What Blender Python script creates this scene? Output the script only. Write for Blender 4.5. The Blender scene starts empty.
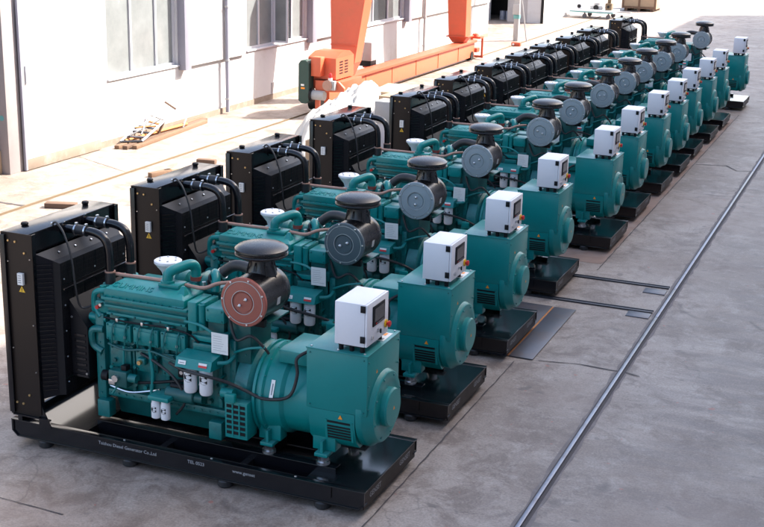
import bpy, bmesh, math, random
from mathutils import Vector, Matrix, noise as mnoise
R = math.radians
random.seed(7)
S = bpy.context.scene
COL = S.collection

# ------------------------------------------------------------------ materials
def mat(name, base, rough=0.5, metal=0.0, coat=0.0, var=0.12, scale=5.0, bump=0.0, bscale=60.0, spec=0.5, dirt=None, dscale=2.0, damt=0.5, dust_sheen=0.0):
    m = bpy.data.materials.new(name); m.use_nodes = True
    nt = m.node_tree; N = nt.nodes; L = nt.links
    b = N['Principled BSDF']
    b.inputs['Roughness'].default_value = rough
    b.inputs['Metallic'].default_value = metal
    b.inputs['Coat Weight'].default_value = coat
    b.inputs['Coat Roughness'].default_value = 0.12
    b.inputs['Specular IOR Level'].default_value = spec
    geo = N.new('ShaderNodeNewGeometry')
    nz = N.new('ShaderNodeTexNoise'); nz.inputs['Scale'].default_value = scale
    nz.inputs['Detail'].default_value = 6; nz.inputs['Roughness'].default_value = 0.6
    L.new(geo.outputs['Position'], nz.inputs['Vector'])
    mx = N.new('ShaderNodeMix'); mx.data_type = 'RGBA'
    lo = [c*(1-var) for c in base]; hi = [min(1, c*(1+var)) for c in base]
    mx.inputs[6].default_value = (*lo, 1); mx.inputs[7].default_value = (*hi, 1)
    L.new(nz.outputs['Fac'], mx.inputs[0])
    out = mx.outputs[2]
    if dirt:
        n2 = N.new('ShaderNodeTexNoise'); n2.inputs['Scale'].default_value = dscale; n2.inputs['Detail'].default_value = 8
        n2.inputs['Roughness'].default_value = 0.7
        L.new(geo.outputs['Position'], n2.inputs['Vector'])
        rp = N.new('ShaderNodeValToRGB'); rp.color_ramp.elements[0].position = 0.5; rp.color_ramp.elements[1].position = 0.72
        rp.color_ramp.elements[1].color = (damt, damt, damt, 1); rp.color_ramp.elements[0].color = (0, 0, 0, 1)
        L.new(n2.outputs['Fac'], rp.inputs['Fac'])
        m2 = N.new('ShaderNodeMix'); m2.data_type = 'RGBA'; m2.inputs[7].default_value = (*dirt, 1)
        L.new(rp.outputs['Color'], m2.inputs[0]); L.new(out, m2.inputs[6]); out = m2.outputs[2]
    if dust_sheen:      # pale, dusty sky sheen painted into the colour of upward faces
        sx = N.new('ShaderNodeSeparateXYZ'); L.new(geo.outputs['True Normal'], sx.inputs[0])
        n4 = N.new('ShaderNodeTexNoise'); n4.inputs['Scale'].default_value = 7; n4.inputs['Detail'].default_value = 9; n4.inputs['Roughness'].default_value = 0.75
        L.new(geo.outputs['Position'], n4.inputs['Vector'])
        mr = N.new('ShaderNodeMapRange'); mr.inputs['From Min'].default_value = 0.35; mr.inputs['From Max'].default_value = 1.0; L.new(sx.outputs[2], mr.inputs['Value'])
        m4 = N.new('ShaderNodeMapRange'); m4.inputs['From Min'].default_value = 0.35; m4.inputs['From Max'].default_value = 0.7; m4.inputs['To Max'].default_value = dust_sheen; L.new(n4.outputs['Fac'], m4.inputs['Value'])
        ml = N.new('ShaderNodeMath'); ml.operation = 'MULTIPLY'; L.new(mr.outputs['Result'], ml.inputs[0]); L.new(m4.outputs['Result'], ml.inputs[1])
        m3 = N.new('ShaderNodeMix'); m3.data_type = 'RGBA'; m3.inputs[7].default_value = (0.22, 0.21, 0.19, 1)
        L.new(ml.outputs[0], m3.inputs[0]); L.new(out, m3.inputs[6]); out = m3.outputs[2]
    L.new(out, b.inputs['Base Color'])
    rr = N.new('ShaderNodeMapRange'); rr.inputs['To Min'].default_value = max(0.02, rough*0.8); rr.inputs['To Max'].default_value = min(1, rough*1.25)
    L.new(nz.outputs['Fac'], rr.inputs['Value']); L.new(rr.outputs['Result'], b.inputs['Roughness'])
    if bump:
        n3 = N.new('ShaderNodeTexNoise'); n3.inputs['Scale'].default_value = bscale; n3.inputs['Detail'].default_value = 4
        L.new(geo.outputs['Position'], n3.inputs['Vector'])
        bp = N.new('ShaderNodeBump'); bp.inputs['Strength'].default_value = bump; bp.inputs['Distance'].default_value = 0.01
        L.new(n3.outputs['Fac'], bp.inputs['Height']); L.new(bp.outputs['Normal'], b.inputs['Normal'])
    return m

TEAL = mat('teal_paint', (0.001, 0.205, 0.196), 0.34, spec=0.38, coat=0.15, var=0.12, scale=4, dirt=(0.003, 0.155, 0.15), damt=0.7, bump=0.05, bscale=70, dust_sheen=0.22)
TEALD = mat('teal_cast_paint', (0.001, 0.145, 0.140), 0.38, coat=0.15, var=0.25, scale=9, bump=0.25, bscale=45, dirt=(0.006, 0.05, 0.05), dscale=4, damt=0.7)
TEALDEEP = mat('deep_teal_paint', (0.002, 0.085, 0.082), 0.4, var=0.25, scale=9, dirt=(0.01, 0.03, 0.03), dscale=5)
BLACK = mat('black_gloss_paint', (0.005, 0.005, 0.007), 0.22, coat=0.2, var=0.3, scale=6, spec=0.4)
BLACKP = mat('black_panel_paint', (0.010, 0.0055, 0.0042), 0.45, coat=0.05, var=0.25, scale=3, spec=0.28)
BLACKM = mat('black_matt', (0.006, 0.006, 0.008), 0.5, var=0.3, scale=12, spec=0.25)
RUBBER = mat('rubber', (0.016, 0.016, 0.018), 0.5, var=0.2, scale=15)
PLASTIC = mat('black_filter_plastic', (0.013, 0.011, 0.011), 0.27, coat=0.0, var=0.15, scale=4)
WHITEBOX = mat('white_powder_coat', (0.74, 0.73, 0.76), 0.45, var=0.02, scale=20, bump=0.08, bscale=400)
WHITE = mat('white_paint', (0.72, 0.72, 0.74), 0.4, var=0.06, scale=10)
PAPER = mat('white_paper', (0.78, 0.77, 0.74), 0.7, var=0.05, scale=12)
CHROME = mat('zinc', (0.62, 0.62, 0.63), 0.28, metal=1.0, var=0.1, scale=30)
BRASS = mat('brass_bolt', (0.55, 0.38, 0.17), 0.35, metal=0.8, var=0.15, scale=30)
COPPER = mat('primed_pipe', (0.36, 0.20, 0.15), 0.4, var=0.2, scale=12)
RED = mat('red_paint', (0.55, 0.02, 0.02), 0.4, var=0.1)
YELLOW = mat('yellow_paint', (0.75, 0.45, 0.02), 0.4, var=0.05)
ORANGESTK = mat('orange_sticker', (0.85, 0.28, 0.02), 0.5, var=0.05)
SCREEN = mat('display_glass', (0.010, 0.011, 0.014), 0.08, coat=0.6, var=0.1)
DISKRED = mat('red_primer', (0.30, 0.085, 0.06), 0.42, var=0.1, scale=8, coat=0.1)
DISKDARK = mat('slate_enamel', (0.075, 0.10, 0.115), 0.3, var=0.1, scale=8, coat=0.2)
DISKGREY = mat('grey_enamel', (0.25, 0.30, 0.33), 0.38, var=0.08, scale=8, coat=0.1)
LETTER = mat('white_lettering', (0.36, 0.36, 0.37), 0.5, var=0.3, scale=30)
LETTERG = mat('grey_lettering', (0.22, 0.22, 0.23), 0.5, var=0.2, scale=60)
WOOD = mat('raw_timber', (0.17, 0.098, 0.058), 0.75, var=0.3, scale=9, bump=0.3)
WOODP = mat('pale_plywood', (0.40, 0.29, 0.19), 0.75, var=0.15, scale=7, bump=0.2)
WOODD = mat('dark_timber', (0.12, 0.07, 0.045), 0.8, var=0.3, scale=7, bump=0.3)
CARD = mat('cardboard', (0.36, 0.245, 0.15), 0.8, var=0.1, scale=6)
TARP = mat('white_tarpaulin', (0.40, 0.39, 0.37), 0.65, var=0.12, scale=4, bump=0.6, bscale=9)
ORANGE = mat('orange_crane_paint', (0.58, 0.108, 0.046), 0.45, var=0.12, scale=3, dirt=(0.42, 0.12, 0.05), dscale=4)
ORANGED = mat('deep_orange_paint', (0.48, 0.075, 0.03), 0.45, var=0.12, scale=3)
GUARD = mat('green_guard_paint', (0.018, 0.052, 0.042), 0.55, var=0.25, scale=4, dirt=(0.06, 0.05, 0.04))
WALLW = mat('white_wall_paint', (0.50, 0.495, 0.50), 0.85, var=0.05, scale=1.5, dirt=(0.34, 0.30, 0.26), dscale=0.8, damt=0.6)
DOORW = mat('white_door_sheet', (0.52, 0.515, 0.515), 0.6, var=0.05, scale=2, dirt=(0.36, 0.31, 0.26), dscale=0.9, damt=0.6)
RUSTW = mat('worn_brown_plinth', (0.22, 0.17, 0.13), 0.85, var=0.25, scale=3, dirt=(0.36, 0.32, 0.29), dscale=3)
CONC = mat('grey_render', (0.36, 0.34, 0.34), 0.85, var=0.15, scale=2, dirt=(0.22, 0.2, 0.2), dscale=1.5, damt=0.5)
CONCL = mat('pale_cladding', (0.48, 0.48, 0.50), 0.7, var=0.06, scale=1)
GLASS = mat('dusty_window_glass', (0.19, 0.205, 0.207), 0.25, var=0.4, scale=1.6)
GLASSD = mat('dark_window_glass', (0.035, 0.04, 0.045), 0.08, var=0.5, scale=2)
FRAME = mat('white_window_frame', (0.50, 0.50, 0.53), 0.45, var=0.05)
FRAMEG = mat('grey_trim_and_shade', (0.24, 0.24, 0.29), 0.6, var=0.08)  # plain grey trim, and shade painted beside the windows
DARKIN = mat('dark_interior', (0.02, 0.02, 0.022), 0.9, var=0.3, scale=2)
STEEL = mat('polished_rail_steel', (0.23, 0.24, 0.275), 0.40, metal=0.8, var=0.3, scale=5, dirt=(0.13, 0.085, 0.06), dscale=4)
STEELP = mat('blue_grey_steel_plate', (0.10, 0.105, 0.125), 0.42, metal=0.4, var=0.25, scale=3, dirt=(0.16, 0.10, 0.07), dscale=2.5)
STEELD = mat('dark_floor_steel', (0.035, 0.035, 0.042), 0.5, metal=0.3, var=0.3, scale=4)
RUST = mat('rust', (0.40, 0.16, 0.05), 0.85, var=0.35, scale=10, bump=0.2)
PALERUST = mat('rusty_rail', (0.125, 0.085, 0.048), 0.75, var=0.2, scale=5)
GREYPOST = mat('grey_post_paint', (0.36, 0.36, 0.36), 0.6, var=0.15, scale=4)
TEALBAND = mat('teal_band_paint', (0.12, 0.34, 0.34), 0.55, var=0.1)
BLUEDRUM = mat('blue_grey_drum', (0.17, 0.20, 0.28), 0.45, var=0.1)
PILLAR = mat('mottled_render', (0.27, 0.24, 0.24), 0.85, var=0.2, scale=2.5, dirt=(0.28, 0.25, 0.25), dscale=2)
TAN = mat('tan_interior_wall', (0.26, 0.205, 0.19), 0.85, var=0.12, scale=2, dirt=(0.25, 0.2, 0.19), dscale=1.3)

def checker_mat():
    m = bpy.data.materials.new('checker_plate'); m.use_nodes = True
    nt = m.node_tree; N = nt.nodes; L = nt.links; b = N['Principled BSDF']
    b.inputs['Base Color'].default_value = (0.008, 0.010, 0.012, 1); b.inputs['Roughness'].default_value = 0.13
    b.inputs['Coat Weight'].default_value = 0.4; b.inputs['Coat Roughness'].default_value = 0.1
    geo = N.new('ShaderNodeNewGeometry')
    hs = []
    for sg in (1, -1):
        mp = N.new('ShaderNodeMapping'); mp.inputs['Rotation'].default_value = (0, 0, R(45*sg))
        mp.inputs['Scale'].default_value = (26, 60, 1)
        vo = N.new('ShaderNodeTexVoronoi'); vo.inputs['Scale'].default_value = 1.0; vo.inputs['Randomness'].default_value = 0.0
        L.new(geo.outputs['Position'], mp.inputs['Vector']); L.new(mp.outputs['Vector'], vo.inputs['Vector'])
        rp = N.new('ShaderNodeMapRange'); rp.inputs['From Min'].default_value = 0.15; rp.inputs['From Max'].default_value = 0.36
        rp.inputs['To Min'].default_value = 1; rp.inputs['To Max'].default_value = 0
        L.new(vo.outputs['Distance'], rp.inputs['Value']); hs.append(rp.outputs['Result'])
    mxn = N.new('ShaderNodeMath'); mxn.operation = 'MAXIMUM'; L.new(hs[0], mxn.inputs[0]); L.new(hs[1], mxn.inputs[1])
    bp = N.new('ShaderNodeBump'); bp.inputs['Strength'].default_value = 0.45; bp.inputs['Distance'].default_value = 0.004
    L.new(mxn.outputs[0], bp.inputs['Height']); L.new(bp.outputs['Normal'], b.inputs['Normal'])
    return m
CHECKER = checker_mat()

def ground_mat():
    m = bpy.data.materials.new('yard_concrete'); m.use_nodes = True
    nt = m.node_tree; N = nt.nodes; L = nt.links; b = N['Principled BSDF']
    geo = N.new('ShaderNodeNewGeometry'); P = geo.outputs['Position']
    def nz(scale, det=8, rough=0.6, vec=P, dist=0.0):
        n = N.new('ShaderNodeTexNoise'); n.inputs['Scale'].default_value = scale; n.inputs['Detail'].default_value = det
        n.inputs['Roughness'].default_value = rough; n.inputs['Distortion'].default_value = dist; L.new(vec, n.inputs['Vector']); return n.outputs['Fac']
    def ramp(f, p0, p1, c0, c1):
        r = N.new('ShaderNodeValToRGB'); r.color_ramp.elements[0].position = p0; r.color_ramp.elements[1].position = p1
        r.color_ramp.elements[0].color = (*c0, 1); r.color_ramp.elements[1].color = (*c1, 1); L.new(f, r.inputs['Fac']); return r.outputs['Color']
    def mix(f, a, bb, mode='MIX'):
        x = N.new('ShaderNodeMix'); x.data_type = 'RGBA'; x.blend_type = mode
        if isinstance(f, float): x.inputs[0].default_value = f
        else: L.new(f, x.inputs[0])
        for s, v in ((6, a), (7, bb)):
            if isinstance(v, tuple): x.inputs[s].default_value = (*v, 1)
            else: L.new(v, x.inputs[s])
        return x.outputs[2]
    c = ramp(nz(0.35, 6, 0.6, P, 0.4), 0.40, 0.60, (0.234, 0.186, 0.156), (0.346, 0.289, 0.250))
    # mid-size blotches
    c = mix(ramp(nz(1.6, 9, 0.7, P, 0.6), 0.47, 0.60, (0, 0, 0), (0.9, 0.9, 0.9)), c, (0.173, 0.132, 0.110))
    # pale worn patches
    c = mix(ramp(nz(2.7, 9, 0.72, P, 0.3), 0.52, 0.66, (0, 0, 0), (0.6, 0.6, 0.6)), c, (0.398, 0.345, 0.305))
    # streaks of the sweepings: stretched across the lane
    mp = N.new('ShaderNodeMapping'); mp.inputs['Rotation'].default_value = (0, 0, R(22)); mp.inputs['Scale'].default_value = (0.55, 4.0, 1)
    L.new(P, mp.inputs['Vector'])
    sx = N.new('ShaderNodeSeparateXYZ'); L.new(P, sx.inputs[0])
    lane = N.new('ShaderNodeMapRange'); lane.inputs['From Min'].default_value = 6.0; lane.inputs['From Max'].default_value = 7.0
    L.new(sx.outputs[0], lane.inputs['Value'])
    st = ramp(nz(1.0, 9, 0.65, mp.outputs['Vector'], 0.3), 0.44, 0.60, (0, 0, 0), (0.75, 0.75, 0.75))
    ml = N.new('ShaderNodeMath'); ml.operation = 'MULTIPLY'; L.new(st, ml.inputs[0]); L.new(lane.outputs['Result'], ml.inputs[1])
    c = mix(ml.outputs[0], c, (0.190, 0.157, 0.145))
    # grit
    g = ramp(nz(38, 4, 0.7), 0.35, 0.7, (0.74, 0.74, 0.74), (1.22, 1.22, 1.22))
    c = mix(1.0, c, g, 'MULTIPLY')
    c = mix(ramp(nz(6.5, 10, 0.78, P, 0.5), 0.50, 0.66, (0, 0, 0), (0.5, 0.5, 0.5)), c, (0.164, 0.127, 0.107))
    c = mix(ramp(nz(11, 10, 0.8, P, 0.2), 0.55, 0.68, (0, 0, 0), (0.5, 0.5, 0.5)), c, (0.415, 0.353, 0.305))
    # tyre dirt along the lane
    mt = N.new('ShaderNodeMapping'); mt.inputs['Scale'].default_value = (3.2, 0.10, 1); L.new(P, mt.inputs['Vector'])
    c = mix(ramp(nz(1.0, 7, 0.7, mt.outputs['Vector'], 0.2), 0.54, 0.70, (0, 0, 0), (0.4, 0.4, 0.4)), c, (0.164, 0.130, 0.116))
    c = mix(ramp(nz(0.22, 5, 0.6, P, 0.8), 0.50, 0.66, (0, 0, 0), (0.45, 0.45, 0.45)), c, (0.249, 0.183, 0.148))
    # oil spots
    c = mix(ramp(nz(0.9, 3, 0.5, P, 1.2), 0.66, 0.74, (0, 0, 0), (0.6, 0.6, 0.6)), c, (0.076, 0.059, 0.056))
    vd = N.new('ShaderNodeVectorMath'); vd.operation = 'ADD'
    nd = N.new('ShaderNodeTexNoise'); nd.inputs['Scale'].default_value = 1.3; nd.inputs['Detail'].default_value = 8; L.new(P, nd.inputs['Vector'])
    L.new(P, vd.inputs[0]); L.new(nd.outputs['Color'], vd.inputs[1])
    vo = N.new('ShaderNodeTexVoronoi'); vo.feature = 'DISTANCE_TO_EDGE'; vo.inputs['Scale'].default_value = 0.33; L.new(vd.outputs[0], vo.inputs['Vector'])
    ck = ramp(vo.outputs['Distance'], 0.0015, 0.005, (0.42, 0.42, 0.42), (0, 0, 0))
    cm = N.new('ShaderNodeMath'); cm.operation = 'MULTIPLY'; L.new(ck, cm.inputs[0]); L.new(ramp(nz(0.35, 4, 0.6), 0.52, 0.58, (0, 0, 0), (1, 1, 1)), cm.inputs[1])
    c = mix(cm.outputs[0], c, (0.075, 0.064, 0.06))
    c = mix(ramp(nz(4.2, 2, 0.3, P, 0.4), 0.70, 0.76, (0, 0, 0), (0.5, 0.5, 0.5)), c, (0.085, 0.072, 0.068))
    # few red paint flecks
    c = mix(ramp(nz(7.0, 2, 0.4), 0.745, 0.76, (0, 0, 0), (0.55, 0.55, 0.55)), c, (0.364, 0.104, 0.073))
    L.new(c, b.inputs['Base Color'])
    rr = N.new('ShaderNodeMapRange'); rr.inputs['To Min'].default_value = 0.42; rr.inputs['To Max'].default_value = 0.72
    L.new(nz(1.2, 6), rr.inputs['Value']); L.new(rr.outputs['Result'], b.inputs['Roughness'])
    b.inputs['Specular IOR Level'].default_value = 0.5
    bp = N.new('ShaderNodeBump'); bp.inputs['Strength'].default_value = 0.25; bp.inputs['Distance'].default_value = 0.01
    L.new(nz(22, 8, 0.7), bp.inputs['Height']); L.new(bp.outputs['Normal'], b.inputs['Normal'])
    return m
SHROUD = mat('black_shroud_paint', (0.006, 0.006, 0.009), 0.40, var=0.35, scale=6, spec=0.24)
GASKET = mat('dull_red_gasket', (0.22, 0.045, 0.035), 0.6, var=0.15)
RIM = mat('rim_highlight', (0.42, 0.44, 0.45), 0.35, metal=0.5, var=0.15, scale=25)  # bright highlights on the plate rims, drawn as pale rings
GROUND = ground_mat()

# ------------------------------------------------------------------ mesh helpers
class MB:
    def __init__(s): s.bm = bmesh.new(); s.mats = []
    def mi(s, m):
        if m not in s.mats: s.mats.append(m)
        return s.mats.index(m)
    def _f(s, faces, m):
        i = s.mi(m)
        for f in faces: f.material_index = i
    def box(s, x0, x1, y0, y1, z0, z1, m, bev=0.0, seg=2, M=None):
        c = [s.bm.verts.new((x, y, z)) for x in (x0, x1) for y in (y0, y1) for z in (z0, z1)]
        q = [(0, 1, 3, 2), (4, 6, 7, 5), (0, 4, 5, 1), (2, 3, 7, 6), (0, 2, 6, 4), (1, 5, 7, 3)]
        fs = [s.bm.faces.new([c[i] for i in f]) for f in q]
        s._f(fs, m)
        vs = c
        if bev:
            es = list({e for f in fs for e in f.edges})
            r = bmesh.ops.bevel(s.bm, geom=es, offset=bev, segments=seg, affect='EDGES', profile=0.5)
            vs = list({v for f in r['faces'] for v in f.verts} | {v for v in c if v.is_valid})
            s._f([f for f in r['faces']], m)
        if M is not None: bmesh.ops.transform(s.bm, matrix=M, verts=vs)
        return s
    def frame(s, d):
        d = Vector(d).normalized()
        a = Vector((0, 0, 1)) if abs(d.z) < 0.9 else Vector((1, 0, 0))
        u = d.cross(a).normalized(); v = d.cross(u).normalized()
        return d, u, v
    def lathe(s, o, axis, prof, m, seg=24, close=True):
        o = Vector(o); d, u, v = s.frame(axis); rings = []
        for (r, t) in prof:
            if r < 1e-5: rings.append([s.bm.verts.new(o + d*t)])
            else: rings.append([s.bm.verts.new(o + d*t + (u*math.cos(2*math.pi*k/seg) + v*math.sin(2*math.pi*k/seg))*r) for k in range(seg)])
        fs = []
        for A, B in zip(rings, rings[1:]):
            if len(A) == 1 and len(B) == 1: continue
            for k in range(seg):
                k2 = (k+1) % seg
                if len(A) == 1: fs.append(s.bm.faces.new((A[0], B[k2], B[k])))
                elif len(B) == 1: fs.append(s.bm.faces.new((A[k], A[k2], B[0])))
                else: fs.append(s.bm.faces.new((A[k], A[k2], B[k2], B[k])))
        if close:
            if len(rings[0]) > 1: fs.append(s.bm.faces.new(rings[0]))
            if len(rings[-1]) > 1: fs.append(s.bm.faces.new(list(reversed(rings[-1]))))
        s._f(fs, m); return s
    def cyl(s, a, b, r, m, seg=16, r2=None, bev=0.0):
        a = Vector(a); b = Vector(b); L = (b-a).length; r2 = r if r2 is None else r2
        p = [(r, 0), (r2, L)] if not bev else [(r-bev, 0), (r, bev), (r2, L-bev), (r2-bev, L)]
        return s.lathe(a, b-a, p, m, seg)
    def tube(s, pts, r, m, seg=10, sub=6, smooth=True):
        P = [Vector(p) for p in pts]
        if smooth and len(P) > 2:
            Q = []
            for i in range(len(P)-1):
                p0 = P[max(0, i-1)]; p1 = P[i]; p2 = P[i+1]; p3 = P[min(len(P)-1, i+2)]
                for k in range(sub):
                    t = k/sub
                    Q.append(0.5*((2*p1) + (p2-p0)*t + (2*p0-5*p1+4*p2-p3)*t*t + (3*p1-p0-3*p2+p3)*t**3))
            Q.append(P[-1]); P = Q
        up = None; rings = []
        for i, p in enumerate(P):
            d = (P[min(i+1, len(P)-1)] - P[max(i-1, 0)]).normalized()
            if up is None: _, up, _ = s.frame(d)
            up = (up - d*up.dot(d)).normalized(); v = d.cross(up)
            rr = r(i/(len(P)-1)) if callable(r) else r
            rings.append([s.bm.verts.new(p + (up*math.cos(2*math.pi*k/seg) + v*math.sin(2*math.pi*k/seg))*rr) for k in range(seg)])
        fs = []
        for A, B in zip(rings, rings[1:]):
            for k in range(seg):
                fs.append(s.bm.faces.new((A[k], A[(k+1) % seg], B[(k+1) % seg], B[k])))
        fs.append(s.bm.faces.new(list(reversed(rings[0])))); fs.append(s.bm.faces.new(rings[-1]))
        s._f(fs, m); return s
    def prism(s, poly, axis, a0, a1, m):
        def pt(p, a):
            if axis == 'x': return (a, p[0], p[1])
            if axis == 'y': return (p[0], a, p[1])
            return (p[0], p[1], a)
        A = [s.bm.verts.new(pt(p, a0)) for p in poly]; B = [s.bm.verts.new(pt(p, a1)) for p in poly]
        n = len(poly); fs = [s.bm.faces.new((A[i], A[(i+1) % n], B[(i+1) % n], B[i])) for i in range(n)]
        fs.append(s.bm.faces.new(list(reversed(A)))); fs.append(s.bm.faces.new(B)); s._f(fs, m); return s
    def hull(s, low, high, m):          # two loops of matching 3-D points
        A = [s.bm.verts.new(p) for p in low]; B = [s.bm.verts.new(p) for p in high]; n = len(A)
        fs = [s.bm.faces.new((A[i], A[(i+1) % n], B[(i+1) % n], B[i])) for i in range(n)]
        fs.append(s.bm.faces.new(list(reversed(A)))); fs.append(s.bm.faces.new(B)); s._f(fs, m); return s
    def bolt(s, p, axis, r, m, h=0.012):
        p = Vector(p); d = Vector(axis).normalized()
        return s.lathe(p - d*0.001, d, [(r, 0), (r, h*0.7), (r*0.8, h), (0, h)], m, 6)
    def text(s, txt, size, m, M, depth=0.004, bend=None, offset=0.0):
        cu = bpy.data.curves.new('lettering', 'FONT'); cu.body = txt; cu.size = size; cu.extrude = depth; cu.resolution_u = 3
        cu.align_x = 'CENTER'; cu.align_y = 'CENTER'; cu.offset = offset
        ob = bpy.data.objects.new('lettering', cu); COL.objects.link(ob)
        dg = bpy.context.evaluated_depsgraph_get(); dg.update()
        me = bpy.data.meshes.new_from_object(ob.evaluated_get(dg))
        bpy.data.objects.remove(ob); bpy.data.curves.remove(cu)
        if bend:
            for v in me.vertices:
                a = v.co.x/bend; rr = bend + v.co.z
                v.co = (math.sin(a)*rr, v.co.y, math.cos(a)*rr - bend)
        n0 = len(s.bm.verts); nf = len(s.bm.faces)
        s.bm.from_mesh(me); bpy.data.meshes.remove(me)
        s.bm.verts.ensure_lookup_table(); s.bm.faces.ensure_lookup_table()
        bmesh.ops.transform(s.bm, matrix=M, verts=s.bm.verts[n0:])
        s._f(s.bm.faces[nf:], m); return s
    def build(s, name, parent=None, loc=None, smooth=True, angle=32):
        bmesh.ops.recalc_face_normals(s.bm, faces=s.bm.faces)
        me = bpy.data.meshes.new(name); s.bm.to_mesh(me); s.bm.free()
        for m in s.mats: me.materials.append(m)
        if smooth:
            me.polygons.foreach_set('use_smooth', [True]*len(me.polygons)); me.set_sharp_from_angle(angle=R(angle))
        o = bpy.data.objects.new(name, me); COL.objects.link(o)
        if parent: o.parent = parent
        if loc: o.location = loc
        return o

def tag(o, label=None, cat=None, group=None, kind=None):
    if label: o['label'] = label
    if cat: o['category'] = cat
    if group: o['group'] = group
    if kind: o['kind'] = kind
    return o
def empty(name, loc=(0, 0, 0), rz=0.0):
    o = bpy.data.objects.new(name, None); COL.objects.link(o); o.location = loc; o.rotation_euler = (0, 0, rz); o.empty_display_size = 0.3
    return o
def copy_tree(o, parent=None):
    c = o.copy(); COL.objects.link(c)
    if parent: c.parent = parent
    for ch in kids.get(o.name, []): copy_tree(ch, c)
    return c
kids = {}
def xform(org, ex, ey):      # letters: local x -> ex, local y -> ey, local z -> ex x ey
    ex = Vector(ex).normalized(); ey = Vector(ey).normalized(); ez = ex.cross(ey)
    M = Matrix((ex, ey, ez)).transposed().to_4x4(); M.translation = Vector(org); return M

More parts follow.
